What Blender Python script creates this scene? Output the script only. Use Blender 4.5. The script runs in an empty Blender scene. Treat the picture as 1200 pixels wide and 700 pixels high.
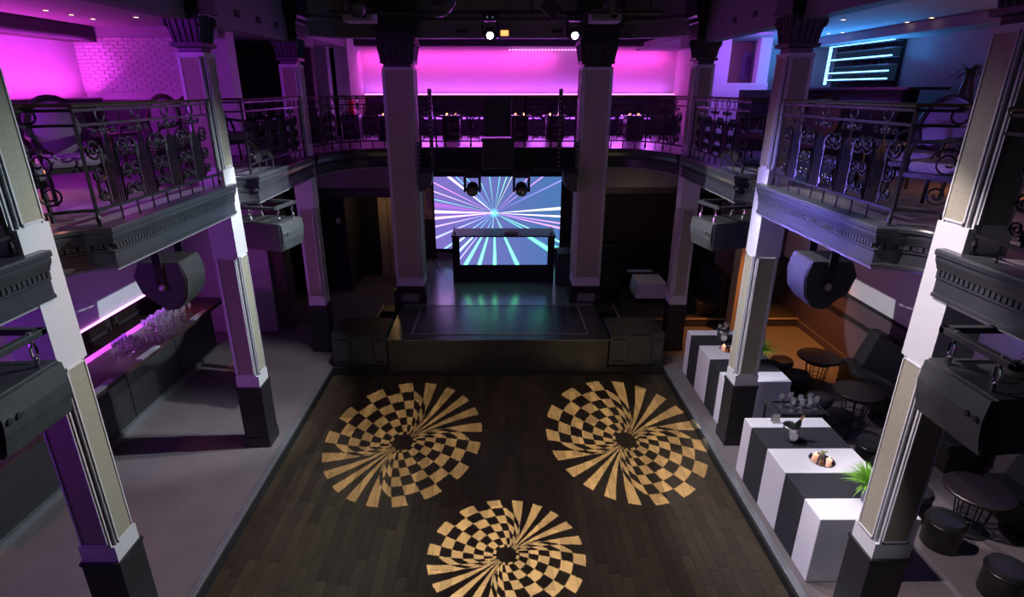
import bpy, bmesh, math, random
from mathutils import Vector, Matrix, Euler
random.seed(7)
PI = math.pi
SC = bpy.context.scene
COL = SC.collection

# ------------------------------------------------------------------ camera
cam_d = bpy.data.cameras.new('camera'); cam = bpy.data.objects.new('camera', cam_d); COL.objects.link(cam)
cam.location = (0.033, 0.0, 5.0)
cam.rotation_euler = (PI/2 - 0.3577, 0.0, -0.0057)
cam_d.sensor_width = 36.0; cam_d.lens = 36.0*659.5/1200.0
cam_d.shift_x = 10.76/1200.0; cam_d.shift_y = 1.95/1200.0
cam_d.clip_start = 0.05; cam_d.clip_end = 100
SC.camera = cam
# ------------------------------------------------------------------ world, view
w = bpy.data.worlds.new('world'); SC.world = w; w.use_nodes = True
bg = w.node_tree.nodes['Background']; bg.inputs[0].default_value = (0.55, 0.5, 0.7, 1); bg.inputs[1].default_value = 0.004
SC.view_settings.view_transform = 'Standard'; SC.view_settings.look = 'None'
SC.view_settings.gamma = 1.0; SC.view_settings.exposure = 0.0; SC.view_settings.use_curve_mapping = False

# ------------------------------------------------------------------ lights
def aim(o, tgt):
    d = Vector(tgt) - o.location
    o.rotation_euler = d.to_track_quat('-Z', 'Y').to_euler()
def spot(name, loc, tgt, energy, col, deg, blend=0.15, size=0.03):
    l = bpy.data.lights.new(name, 'SPOT'); l.energy = energy; l.color = col
    l.spot_size = math.radians(deg); l.spot_blend = blend; l.shadow_soft_size = size
    o = bpy.data.objects.new(name, l); COL.objects.link(o); o.location = loc; aim(o, tgt); return o
def area(name, loc, tgt, energy, col, sx, sy, spread=180):
    l = bpy.data.lights.new(name, 'AREA'); l.energy = energy; l.color = col
    l.shape = 'RECTANGLE'; l.size = sx; l.size_y = sy; l.spread = math.radians(spread)
    o = bpy.data.objects.new(name, l); COL.objects.link(o); o.location = loc; aim(o, tgt); return o
def point(name, loc, energy, col, size=0.1):
    l = bpy.data.lights.new(name, 'POINT'); l.energy = energy; l.color = col; l.shadow_soft_size = size
    o = bpy.data.objects.new(name, l); COL.objects.link(o); o.location = loc; return o
WHITE = (0.80, 0.93, 1.0)
# stage spots hung over the middle of the hall: light the inner faces of the columns and the side aisles, plus added table fills
spot('spot_aisle_left', (2.9, 7.6, 6.9), (-3.5, 5.0, 1.8), 2100, WHITE, 50, 0.6)
spot('spot_wall_left', (2.9, 7.6, 6.9), (-6.65, 8.75, 1.45), 3000, WHITE, 13, 0.15)
spot('spot_wall_right', (-2.9, 7.6, 6.9), (6.65, 8.75, 1.45), 2400, (0.95, 0.92, 1.0), 13, 0.15)
spot('spot_aisle_right', (-2.9, 7.6, 6.9), (3.5, 5.0, 1.8), 1050, (0.92, 0.88, 1.0), 50, 0.6)
spot('spot_floor_left', (-1.5, 7.3, 6.15), (-4.7, 8.3, 0.1), 620, (0.95, 0.92, 1.0), 40, 0.5)
spot('spot_floor_right', (1.5, 7.0, 6.15), (4.2, 5.6, 0.5), 800, (0.93, 0.9, 1.0), 44, 0.5)
spot('spot_floor_near', (0.8, 4.5, 6.8), (5.3, 4.1, 0.1), 1100, (1.0, 0.84, 0.86), 30, 0.5)
spot('fill_table_far', (0.4, 7.2, 6.7), (3.8, 8.3, 0.7), 620, (0.88, 0.86, 1.0), 27, 0.5)  # added fill to brighten the far striped table
spot('fill_table_end', (0.9, 1.6, 6.7), (3.50, 4.55, 0.42), 330, (0.9, 0.87, 1.0), 11, 0.7)  # added narrow fill for the camera-facing end of the near table
spot('spot_red_floor', (-1.5, 4.5, 6.5), (-4.4, 5.0, 0.1), 260, (1.0, 0.30, 0.22), 44, 1.0)
spot('spot_dance', (0.6, 5.4, 6.8), (0.8, 6.6, 0.0), 290, (1.0, 0.84, 0.62), 84, 1.0, 0.3)
# gobo projectors
def gobo(name, loc, tgt, energy, tanr=0.140, ang=math.radians(47), col=(1.0, 0.74, 0.40)):
    o = spot(name, loc, tgt, energy, col, 24, 0.0, 0.004)
    l = o.data; l.use_nodes = True; nt = l.node_tree; N = nt.nodes; L = nt.links
    em = next(n for n in N if n.type == 'EMISSION')
    def M(op, a, b=None, c=None, clamp=False):
        n = N.new('ShaderNodeMath'); n.operation = op; n.use_clamp = clamp
        for i, v in enumerate((a, b, c)):
            if v is None: continue
            if isinstance(v, (int, float)): n.inputs[i].default_value = v
            else: L.new(v, n.inputs[i])
        return n.outputs[0]
    tc = N.new('ShaderNodeTexCoord'); sp = N.new('ShaderNodeSeparateXYZ'); L.new(tc.outputs['Normal'], sp.inputs[0])
    u = M('DIVIDE', sp.outputs[0], sp.outputs[2]); v = M('DIVIDE', sp.outputs[1], sp.outputs[2])
    c, s = math.cos(ang), math.sin(ang)
    p = M('ABSOLUTE', M('ADD', M('MULTIPLY', u, c), M('MULTIPLY', v, s)))
    q = M('ABSOLUTE', M('SUBTRACT', M('MULTIPLY', v, c), M('MULTIPLY', u, s)))
    r = M('DIVIDE', M('SQRT', M('ADD', M('MULTIPLY', p, p), M('MULTIPLY', q, q))), tanr)
    psi = M('ARCTAN2', q, M('MULTIPLY', p, M('POWER', r, 0.42)))
    st = M('ADD', psi, M('MULTIPLY', M('SINE', M('MULTIPLY', psi, 2.0)), 0.13))
    cell = M('ADD', M('MULTIPLY', st, 9.0/(PI/2)), 0.5)
    par1 = M('MODULO', M('FLOOR', cell), 2.0)
    g = M('POWER', M('MAXIMUM', M('MULTIPLY_ADD', psi, 1/0.50, -0.30/0.50, clamp=True), 0.02), 0.4)
    idx = M('DIVIDE', M('MULTIPLY', M('POWER', r, 0.78), 8.0), g)
    par2 = M('MODULO', M('FLOOR', M('MINIMUM', idx, 7.5)), 2.0)
    xor = M('ABSOLUTE', M('SUBTRACT', par1, par2))
    ins = M('MULTIPLY', M('LESS_THAN', r, 1.0), M('GREATER_THAN', r, 0.13))
    out = M('MULTIPLY', M('MULTIPLY', xor, ins), 1.0)
    L.new(out, em.inputs['Strength'])
    em.inputs['Color'].default_value = (1, 1, 1, 1)
    return o
gobo('gobo_left', (-1.42, 1.5, 6.2), (-1.44, 7.24, 0), 15000)
gobo('gobo_right', (1.95, 1.5, 6.2), (1.95, 7.27, 0), 26000)
gobo('gobo_centre', (0.10, 4.6, 6.2), (0.10, 5.03, 0), 14000, 0.146)
# coloured washes
MAG = (1.0, 0.10, 0.85); PUR = (0.42, 0.05, 1.0)
area('wash_back_top', (-1.0, 15.75, 5.93), (-1.0, 16.1, 5.0), 30, (1.0, 0.06, 0.62), 5.0, 0.06)
area('wash_back_top', (3.4, 15.75, 5.93), (3.4, 16.1, 5.0), 12, (1.0, 0.06, 0.62), 2.0, 0.06)
area('wash_back_low', (0.5, 15.90, 4.93), (0.5, 16.1, 5.6), 20, (0.50, 0.08, 1.0), 8.0, 0.05)
area('wash_back_floor', (0.5, 14.9, 4.45), (0.5, 13.2, 3.9), 110, (0.62, 0.12, 1.0), 7.0, 0.05)
area('wash_left_low', (-6.55, 7.6, 4.98), (-6.85, 7.6, 5.5), 60, (1.0, 0.06, 0.80), 4.4, 0.06)
area('wash_left_top', (-6.35, 7.6, 5.70), (-6.8, 7.6, 5.2), 26, (0.80, 0.05, 1.0), 4.4, 0.06)
area('wash_left_room', (-5.6, 4.6, 5.85), (-5.2, 7.6, 4.2), 130, (0.46, 0.03, 1.0), 1.5, 1.5)
area('wash_left_aisle', (-5.4, 2.6, 3.30), (-4.6, 7.5, 1.8), 26, (0.42, 0.04, 1.0), 0.8, 0.8)
area('wash_right_fascia', (0.0, 6.8, 3.3), (3.35, 6.0, 3.75), 38, (0.22, 0.14, 1.0), 0.4, 0.4, 45)
area('wash_right_room', (5.4, 4.0, 5.85), (5.0, 8.5, 4.6), 14, (0.45, 0.20, 1.0), 1.2, 1.2)
area('wash_right_wall', (5.3, 6.2, 3.35), (6.6, 7.6, 2.2), 4, (0.25, 0.25, 1.0), 0.6, 0.6)
area('wash_neon', (6.25, 11.0, 5.2), (5.6, 10.8, 5.95), 46, (0.05, 0.36, 1.0), 2.4, 0.3)
spot('orange_aisle', (5.7, 9.9, 3.4), (5.5, 10.5, 0.1), 420, (1.0, 0.36, 0.06), 70, 0.7)
area('wash_bar_strip', (-6.6, 7.2, 1.36), (-5.6, 7.2, 1.15), 46, (0.75, 0.08, 1.0), 5.5, 0.03)
area('wash_right_pillars', (4.6, 10.9, 5.85), (4.8, 12.0, 5.2), 20, PUR, 0.5, 0.5)
point('orange_balcony_right', (5.6, 6.4, 4.25), 14, (1.0, 0.36, 0.08))
point('orange_balcony_left', (-5.2, 6.2, 4.2), 9, (1.0, 0.30, 0.12))
point('fill_cloth_table', (3.0, 11.9, 2.5), 5, (1.0, 0.72, 0.52))  # added warm fill for the pale cloth table, no fitting behind it
point('amber_door', (-2.75, 14.3, 2.3), 5, (1.0, 0.62, 0.25))
spot('bar_red', (-5.7, 9.7, 3.3), (-5.65, 9.6, 1.2), 90, (1.0, 0.14, 0.03), 28, 0.9)
area('fill_hall', (0, 1.0, 6.9), (0, 7.5, 1.5), 5, (0.62, 0.68, 1.0), 3.0, 2.0)

# ------------------------------------------------------------------ materials
MATS = {}
def mat(name, rgb, rough=0.6, metal=0.0, var=0.12, scale=6.0, bump=0.0, bscale=None, emit=None, es=0.0, spec=0.5, alpha=None, trans=0.0, rnd=0.0):
    m = bpy.data.materials.new(name); m.use_nodes = True; nt = m.node_tree; N = nt.nodes; L = nt.links
    b = N['Principled BSDF']
    b.inputs['Base Color'].default_value = (*rgb, 1); b.inputs['Roughness'].default_value = rough
    b.inputs['Metallic'].default_value = metal; b.inputs['Specular IOR Level'].default_value = spec
    if trans: b.inputs['Transmission Weight'].default_value = trans; b.inputs['IOR'].default_value = 1.45
    if emit: b.inputs['Emission Color'].default_value = (*emit, 1); b.inputs['Emission Strength'].default_value = es
    tc = N.new('ShaderNodeTexCoord')
    if var:
        nz = N.new('ShaderNodeTexNoise'); nz.inputs['Scale'].default_value = scale; nz.inputs['Detail'].default_value = 5
        L.new(tc.outputs['Object'], nz.inputs['Vector'])
        mr = N.new('ShaderNodeMapRange'); mr.inputs[1].default_value = 0.25; mr.inputs[2].default_value = 0.75
        mr.inputs[3].default_value = 1-var; mr.inputs[4].default_value = 1+var
        L.new(nz.outputs['Fac'], mr.inputs[0])
        src = mr.outputs[0]
        if rnd:
            oi = N.new('ShaderNodeObjectInfo'); m2 = N.new('ShaderNodeMapRange'); m2.inputs[3].default_value = 1-rnd; m2.inputs[4].default_value = 1+rnd
            L.new(oi.outputs['Random'], m2.inputs[0]); mu = N.new('ShaderNodeMath'); mu.operation = 'MULTIPLY'
            L.new(src, mu.inputs[0]); L.new(m2.outputs[0], mu.inputs[1]); src = mu.outputs[0]
        vm = N.new('ShaderNodeVectorMath'); vm.operation = 'SCALE'; vm.inputs[0].default_value = rgb
        L.new(src, vm.inputs['Scale']); L.new(vm.outputs[0], b.inputs['Base Color'])
    if bump:
        n2 = N.new('ShaderNodeTexNoise'); n2.inputs['Scale'].default_value = bscale or scale*6; n2.inputs['Detail'].default_value = 3
        L.new(tc.outputs['Object'], n2.inputs['Vector'])
        bp = N.new('ShaderNodeBump'); bp.inputs['Strength'].default_value = bump; bp.inputs['Distance'].default_value = 0.01
        L.new(n2.outputs['Fac'], bp.inputs['Height']); L.new(bp.outputs[0], b.inputs['Normal'])
    MATS[name] = m; return m
mat('concrete', (0.155, 0.132, 0.138), 0.75, var=0.16, scale=1.6, bump=0.15, bscale=30)
mat('plank', (0.052, 0.038, 0.024), 0.42, var=0.35, scale=3.0, bump=0.12, bscale=25, rnd=0.26)
mat('underlay', (0.03, 0.02, 0.015), 0.8)
mat('black_paint', (0.018, 0.018, 0.022), 0.42, var=0.2, bump=0.05)
mat('black_matte', (0.012, 0.012, 0.013), 0.8)
mat('ceiling_black', (0.012, 0.011, 0.014), 0.9)
mat('column_paint', (0.62, 0.64, 0.66), 0.55, var=0.03)
mat('panel_khaki', (0.33, 0.32, 0.24), 0.75, var=0.10, scale=30, bump=0.1, bscale=200)
mat('fascia_paint', (0.043, 0.047, 0.056), 0.30, var=0.15, bump=0.08, bscale=25)
mat('iron', (0.007, 0.007, 0.009), 0.42, metal=0.0, var=0.1)
mat('brass_rail', (0.12, 0.08, 0.045), 0.35, metal=0.8)
mat('stage_black', (0.09, 0.09, 0.095), 0.24, metal=0.55, spec=1.0, var=0.25, scale=4, bump=0.15, bscale=60)
mat('stage_grey', (0.34, 0.34, 0.345), 0.22, metal=0.45, spec=1.0, var=0.12, scale=4, bump=0.06, bscale=60)
mat('stage_front', (0.020, 0.021, 0.020), 0.55, var=0.35, scale=5, bump=0.12)
mat('wall_white', (0.72, 0.72, 0.73), 0.7, var=0.03)
mat('wall_mauve', (0.12, 0.085, 0.10), 0.6, var=0.08)
mat('wall_grey', (0.30, 0.29, 0.31), 0.75, var=0.05)
mat('wall_dark', (0.035, 0.03, 0.032), 0.8)
mat('wall_brown', (0.055, 0.035, 0.030), 0.8)
mat('wall_beige', (0.40, 0.32, 0.22), 0.75, var=0.05)
mat('ceiling_side', (0.33, 0.31, 0.36), 0.75, var=0.04)
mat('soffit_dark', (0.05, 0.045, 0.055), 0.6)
mat('beam_grey', (0.15, 0.145, 0.16), 0.65, var=0.05)
mat('balcony_floor', (0.22, 0.20, 0.22), 0.38, var=0.1)
mat('speaker_body', (0.030, 0.033, 0.036), 0.48, var=0.25, scale=8, bump=0.25, bscale=120)
mat('speaker_grille', (0.045, 0.05, 0.052), 0.55, var=0.3, scale=9, bump=0.4, bscale=220)
mat('chrome', (0.7, 0.7, 0.72), 0.15, metal=1.0, var=0)
mat('steel', (0.42, 0.43, 0.45), 0.35, metal=0.9)
mat('cloth_white', (0.74, 0.74, 0.80), 0.85, var=0.03, bump=0.1, bscale=40)
mat('cloth_black', (0.024, 0.026, 0.034), 0.8, var=0.1, bump=0.1, bscale=40)
mat('leather_black', (0.022, 0.022, 0.024), 0.36, var=0.15, bump=0.12, bscale=60)
mat('wood_dark', (0.022, 0.015, 0.012), 0.35, var=0.3, scale=7)
mat('bar_top', (0.05, 0.028, 0.03), 0.14, var=0.1)
mat('bar_front', (0.035, 0.036, 0.040), 0.45, var=0.15)
mat('rubber_mat', (0.20, 0.21, 0.22), 0.8)
mat('glass', (0.95, 0.95, 1.0), 0.03, trans=0.9, var=0, spec=0.8)
mat('bottle_dark', (0.01, 0.02, 0.012), 0.1, var=0)
mat('gold_foil', (0.75, 0.5, 0.2), 0.3, metal=1, var=0)
mat('paper', (0.8, 0.8, 0.78), 0.7, var=0)
mat('leaf', (0.22, 0.52, 0.06), 0.5, var=0.3, scale=12)
mat('leaf_dark', (0.03, 0.05, 0.025), 0.6, var=0.3)
mat('pot_violet', (0.20, 0.17, 0.32), 0.35)
mat('upholstery', (0.19, 0.13, 0.18), 0.7, var=0.08)
mat('chair_frame', (0.02, 0.015, 0.015), 0.4)
mat('metal_edge', (0.33, 0.35, 0.37), 0.35, metal=0.6, var=0.15, scale=10)
mat('flame', (1, 0.6, 0.3), 0.5, emit=(1.0, 0.50, 0.22), es=3.2, var=0)
mat('lens_white', (1, 1, 1), 0.3, emit=(0.85, 0.93, 1.0), es=14.0, var=0)
mat('lens_dark', (0.03, 0.04, 0.06), 0.08, var=0)
mat('neon_blue', (0.3, 0.7, 1), 0.3, emit=(0.16, 0.50, 1.0), es=4.5, var=0)
mat('neon_purple', (0.6, 0.2, 1), 0.3, emit=(0.42, 0.10, 1.0), es=2.2, var=0)
mat('neon_pink', (1, 0.4, 1), 0.3, emit=(1.0, 0.30, 0.92), es=3.0, var=0)
mat('downlight', (1, 0.8, 0.5), 0.3, emit=(1.0, 0.66, 0.36), es=6.0, var=0)
mat('backbar_glow', (0.3, 0.1, 0.5), 0.4, emit=(0.45, 0.06, 0.9), es=0.5, var=0)
mat('amber_lamp', (1, 0.6, 0.3), 0.4, emit=(1.0, 0.45, 0.12), es=1.6, var=0)
mat('picture', (0.20, 0.12, 0.22), 0.6, var=0.4, scale=3)
mat('frame_blue', (0.25, 0.30, 0.36), 0.5)
mat('curtain', (0.012, 0.011, 0.012), 0.9)
mat('red_bottle', (0.6, 0.05, 0.03), 0.3)
mat('candle_wax', (0.8, 0.55, 0.45), 0.6, emit=(1.0, 0.45, 0.25), es=0.6, var=0)
mat('moss', (0.30, 0.32, 0.10), 0.8, var=0.4, scale=40)

def brick_mat():
    m = mat('brick_paint', (0.55, 0.53, 0.56), 0.7, var=0.05); return m
brick_mat()

def screen_mat(name, cx, cz, strength=1.0, boost=1.5, rays=None):
    """LED wall picture: beams fanning out of one point, as a flat print on a screen"""
    m = bpy.data.materials.new(name); m.use_nodes = True; nt = m.node_tree; N = nt.nodes; L = nt.links
    b = N['Principled BSDF']; b.inputs['Base Color'].default_value = (0.01, 0.01, 0.012, 1); b.inputs['Roughness'].default_value = 0.4
    tc = N.new('ShaderNodeTexCoord'); sp = N.new('ShaderNodeSeparateXYZ'); L.new(tc.outputs['Object'], sp.inputs[0])
    def M(op, a, b_=None, c=None, clamp=False):
        n = N.new('ShaderNodeMath'); n.operation = op; n.use_clamp = clamp
        for i, v in enumerate((a, b_, c)):
            if v is None: continue
            if isinstance(v, (int, float)): n.inputs[i].default_value = v
            else: L.new(v, n.inputs[i])
        return n.outputs[0]
    dx = M('SUBTRACT', sp.outputs[0], cx); dz = M('SUBTRACT', sp.outputs[2], cz)
    th = M('MULTIPLY', M('ARCTAN2', dz, dx), 180/PI)
    rr = M('SQRT', M('ADD', M('MULTIPLY', dx, dx), M('MULTIPLY', dz, dz)))
    G = (0.25, 0.95, 0.62); CY = (0.25, 0.85, 0.95); PK = (0.95, 0.45, 0.95); W = (1.3, 1.15, 1.3); Y = (1.0, 1.0, 0.55); VI = (0.5, 0.35, 0.95); OR = (0.95, 0.75, 0.7)
    rays = rays or [(97, 1.6, G), (81, 1.6, G), (71, 1.8, (0.45, 1.0, 0.5)), (64, 1.2, Y), (46, 1.4, PK), (37, 1.4, PK), (26, 1.3, VI), 
            (4, 3.2, (1.2, 1.2, 0.9)), (-3, 2.2, W), (-9, 1.8, PK), (-13, 2.4, PK), (-24, 2.2, (0.5, 1.1, 0.7)), (-29, 2.6, G), (-62, 2.0, G), (-68, 2.6, (0.7, 1.2, 1.0)), 
            (-97, 2.6, (0.6, 1.2, 1.0)), (-113, 2.6, CY), (-132, 2.6, CY), (-144, 2.6, (0.4, 0.8, 1.1)), (-157, 2.8, (0.55, 0.65, 1.2)), (-167, 2.2, (0.75, 0.6, 1.2)), 
            (179, 4.0, (2.6, 1.7, 2.8)), (-175, 3.2, (2.0, 1.0, 2.2)), (172, 8.0, (0.35, 0.08, 0.35)), (167, 1.0, G), (160, 1.2, OR), (153, 1.3, PK), (141, 3.2, W), (136, 1.4, CY), (128, 1.4, CY), (113, 1.5, G)]
    prev = None
    base = N.new('ShaderNodeMix'); base.data_type = 'RGBA'
    base.inputs['A'].default_value = (0.20, 0.15, 0.52, 1); base.inputs['B'].default_value = (0.07, 0.17, 0.42, 1)
    L.new(M('MULTIPLY_ADD', dx, 0.35, 0.5, True), base.inputs['Factor'])
    prev = base.outputs['Result']
    for a, wd, col in rays:
        wd *= 0.52; d = M('ABSOLUTE', M('SUBTRACT', th, a))
        k = M('MULTIPLY_ADD', d, -1.0/wd, 1.0, True)
        n = N.new('ShaderNodeVectorMath'); n.operation = 'MULTIPLY_ADD'; n.inputs[1].default_value = tuple(boost*x**1.5 for x in col)
        L.new(k, n.inputs[0]); L.new(prev, n.inputs[2]); prev = n.outputs[0]
    core = M('MULTIPLY_ADD', rr, -7.0, 1.0, True)
    n = N.new('ShaderNodeVectorMath'); n.operation = 'MULTIPLY_ADD'; n.inputs[1].default_value = (0.1, 0.9, 0.8); L.new(core, n.inputs[0]); L.new(prev, n.inputs[2])
    L.new(n.outputs[0], b.inputs['Emission Color']); b.inputs['Emission Strength'].default_value = strength*1.15
    MATS[name] = m
screen_mat('led_wall', -0.108, 1.985, 1.0)
GR = (0.24, 1.0, 0.46)
screen_mat('led_booth', -0.085, 2.33, 1.0, 3.0, [(-120, 4.6, GR), (-107, 4.8, GR), (-90, 5.0, GR), (-66, 5.2, GR), (-134, 3.6, (0.45, 0.8, 1.1)), (-143, 3.0, (0.5, 0.7, 1.1)), (-33, 5.0, GR), (-128, 1.5, (0.5, 0.5, 1.0))])

# ------------------------------------------------------------------ mesh helpers
class MB:
    def __init__(s): s.v = []; s.f = []
    def add(s, vs, fs):
        k = len(s.v); s.v += [tuple(v) for v in vs]; s.f += [tuple(i+k for i in f) for f in fs]; return s
    def box(s, x0, x1, y0, y1, z0, z1, M=None):
        vs = [Vector(p) for p in ((x0,y0,z0),(x1,y0,z0),(x1,y1,z0),(x0,y1,z0),(x0,y0,z1),(x1,y0,z1),(x1,y1,z1),(x0,y1,z1))]
        if M: vs = [M @ v for v in vs]
        return s.add(vs, [(0,3,2,1),(4,5,6,7),(0,1,5,4),(1,2,6,5),(2,3,7,6),(3,0,4,7)])
    def hexa(s, bot, top):
        return s.add(list(bot)+list(top), [(3,2,1,0),(4,5,6,7),(0,1,5,4),(1,2,6,5),(2,3,7,6),(3,0,4,7)])
    def prism(s, poly, z0, z1):
        n = len(poly)
        return s.add([(x,y,z0) for x,y in poly]+[(x,y,z1) for x,y in poly], [tuple(range(n-1,-1,-1)), tuple(range(n,2*n))]+[(i,(i+1)%n,n+(i+1)%n,n+i) for i in range(n)])
    def prismY(s, poly, y0, y1):   # polygon in xz
        n = len(poly)
        return s.add([(x,y0,z) for x,z in poly]+[(x,y1,z) for x,z in poly], [tuple(range(n)), tuple(range(2*n-1,n-1,-1))]+[((i+1)%n,i,n+i,n+(i+1)%n) for i in range(n)])
    def lathe(s, prof, seg=16, c=(0,0,0), cap=True):
        n = len(prof); vs = []; fs = []
        for i in range(seg):
            a = 2*PI*i/seg
            vs += [(c[0]+r*math.cos(a), c[1]+r*math.sin(a), c[2]+z) for r,z in prof]
        for i in range(seg):
            j = (i+1)%seg
            for k in range(n-1): fs.append((i*n+k, j*n+k, j*n+k+1, i*n+k+1))
        if cap:
            fs.append(tuple(i*n for i in range(seg-1,-1,-1))); fs.append(tuple(i*n+n-1 for i in range(seg)))
        return s.add(vs, fs)
    def tube(s, pts, r, seg=5, closed=False, rs=None):
        pts = [Vector(p) for p in pts]; n = len(pts); vs = []; fs = []
        up = Vector((0,0,1))
        for i,p in enumerate(pts):
            a = pts[(i-1)%n] if (closed or i>0) else p; b = pts[(i+1)%n] if (closed or i<n-1) else p
            t = (b-a).normalized() if (b-a).length>1e-9 else Vector((0,0,1))
            ref = up if abs(t.dot(up))<0.9 else Vector((0,1,0)) if abs(t.y)<0.9 else Vector((1,0,0))
            e1 = t.cross(ref).normalized(); e2 = t.cross(e1)
            rad = rs[i] if rs else r
            vs += [p + rad*(math.cos(2*PI*k/seg)*e1 + math.sin(2*PI*k/seg)*e2) for k in range(seg)]
        m = n if closed else n-1
        for i in range(m):
            j = (i+1)%n
            for k in range(seg): fs.append((i*seg+k, i*seg+(k+1)%seg, j*seg+(k+1)%seg, j*seg+k))
        if not closed: fs += [tuple(range(seg-1,-1,-1)), tuple((n-1)*seg+k for k in range(seg))]
        return s.add(vs, fs)
    def sweep(s, prof, path, closed_prof=True):
        """prof: (outward, z); path: xy points, outward is to the right of travel"""
        n = len(prof); m = len(path); vs = []; fs = []
        P = [Vector(p) for p in path]
        for i,p in enumerate(P):
            d1 = (p-P[i-1]).normalized() if i>0 else None; d2 = (P[i+1]-p).normalized() if i<m-1 else None
            if d1 is None: nrm = Vector((d2.y,-d2.x)); k = 1
            elif d2 is None: nrm = Vector((d1.y,-d1.x)); k = 1
            else:
                n1 = Vector((d1.y,-d1.x)); n2 = Vector((d2.y,-d2.x)); nrm = (n1+n2).normalized(); k = min(2.5, 1/max(0.3, nrm.dot(n1)))
            vs += [(p.x+nrm.x*o*k, p.y+nrm.y*o*k, z) for o,z in prof]
        for i in range(m-1):
            for k in range(n if closed_prof else n-1):
                l = (k+1)%n; fs.append((i*n+k, (i+1)*n+k, (i+1)*n+l, i*n+l))
        if closed_prof: fs += [tuple(range(n)), tuple((m-1)*n+k for k in range(n-1,-1,-1))]
        return s.add(vs, fs)
    def xform(s, M): s.v = [tuple(M @ Vector(v)) for v in s.v]; return s
    def mesh(s, name, m, smooth=False, bevel=0):
        me = bpy.data.meshes.new(name); me.from_pydata(s.v, [], s.f)
        bm = bmesh.new(); bm.from_mesh(me)
        if bevel:
            ed = [e for e in bm.edges if len(e.link_faces)==2 and e.calc_face_angle(0)>0.5]
            bmesh.ops.bevel(bm, geom=ed, offset=bevel, segments=2, affect='EDGES', profile=0.6)
        bmesh.ops.recalc_face_normals(bm, faces=bm.faces); bm.to_mesh(me); bm.free()
        if smooth:
            me.polygons.foreach_set('use_smooth', [True]*len(me.polygons))
            me.set_sharp_from_angle(angle=math.radians(38))
        me.materials.append(MATS[m] if isinstance(m, str) else m)
        return me
    def build(s, name, m, parent=None, smooth=False, bevel=0, world=False, **kw):
        if parent is not None and world:
            inv = parent.matrix_basis.inverted(); s.xform(inv)
        return obj(name, s.mesh(name, m, smooth, bevel), parent, **kw)
def obj(name, me, parent=None, label=None, cat=None, group=None, kind=None, loc=None, rot=None):
    o = bpy.data.objects.new(name, me); COL.objects.link(o)
    if parent is not None: o.parent = parent
    if loc is not None: o.location = loc
    if rot is not None: o.rotation_euler = rot
    tag(o, label, cat, group, kind); return o
def tag(o, label=None, cat=None, group=None, kind=None):
    if label: o['label'] = label
    if cat: o['category'] = cat
    if group: o['group'] = group
    if kind: o['kind'] = kind
    return o
def thing(name, label, cat, loc=(0,0,0), rz=0, group=None):
    o = bpy.data.objects.new(name, None); COL.objects.link(o); o.empty_display_size = 0.1
    o.location = loc; o.rotation_euler = (0,0,rz); tag(o, label, cat, group)
    o.matrix_basis = Matrix.Translation(loc) @ Matrix.Rotation(rz, 4, 'Z'); return o
def copy_tree(src, loc=None, rz=None, label=None, group=None, parent=None):
    c = src.copy(); COL.objects.link(c)
    if parent is not None: c.parent = parent
    if loc is not None: c.location = loc
    if rz is not None: c.rotation_euler = (0,0,rz)
    if label: c['label'] = label
    if group: c['group'] = group
    for ch in list(src.children): copy_tree(ch, parent=c)
    return c
def struct(mb, name, m, parent=None, **kw): return mb.build(name, m, parent, kind=None if parent else 'structure', **kw)
def B(*a): return MB().box(*a)

# ------------------------------------------------------------------ setting: floors
ZS = 0.10
fl = MB(); fl.box(-7.2, -3.20, -1.5, 16.4, -0.15, ZS); fl.box(3.20, 7.2, -1.5, 16.4, -0.15, ZS); fl.box(-3.20, 3.20, 9.42, 16.4, -0.15, ZS)
struct(fl, 'floor', 'concrete')
e = MB()
for s in (-1, 1):
    x0, x1 = sorted((s*3.115, s*3.20)); e.box(x0, x1, -1.5, 9.40, -0.02, ZS+0.012)
struct(e, 'trim_1', 'metal_edge', bevel=0.008)
e = MB()
for s in (-1, 1):
    x0, x1 = sorted((s*3.085, s*3.116)); e.box(x0, x1, -1.5, 9.40, -0.02, 0.095)
struct(e, 'trim_2', 'black_matte')
dance = struct(B(-3.12, 3.12, -1.5, 9.42, -0.15, -0.012), 'floor', 'underlay')
pw = 6.16/50; rest = MB()
cell_mesh = {}
for i in range(50):
    x0 = -3.08 + i*pw; y = 9.40; k = 0; off = random.uniform(0.35, 1.0)
    while y > -1.4:
        ln = off if k == 0 else 1.0
        y0 = y-ln
        if k < 6:
            key = round(ln, 3) if ln != 1.0 else 1.0
            if key not in cell_mesh: cell_mesh[key] = B(0.0015, pw-0.0015, 0.002, ln-0.002, -0.012, 0.0).mesh('plank', 'plank')
            o = bpy.data.objects.new('plank', cell_mesh[key]); COL.objects.link(o); o.parent = dance; o.location = (x0, y0, random.uniform(-0.0012, 0.0))
        else: rest.box(x0+0.0015, x0+pw-0.0015, y0+0.002, y-0.002, -0.012, 0.0)
        y = y0; k += 1
rest.build('near_planks', 'plank', dance, kind='stuff')

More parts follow.
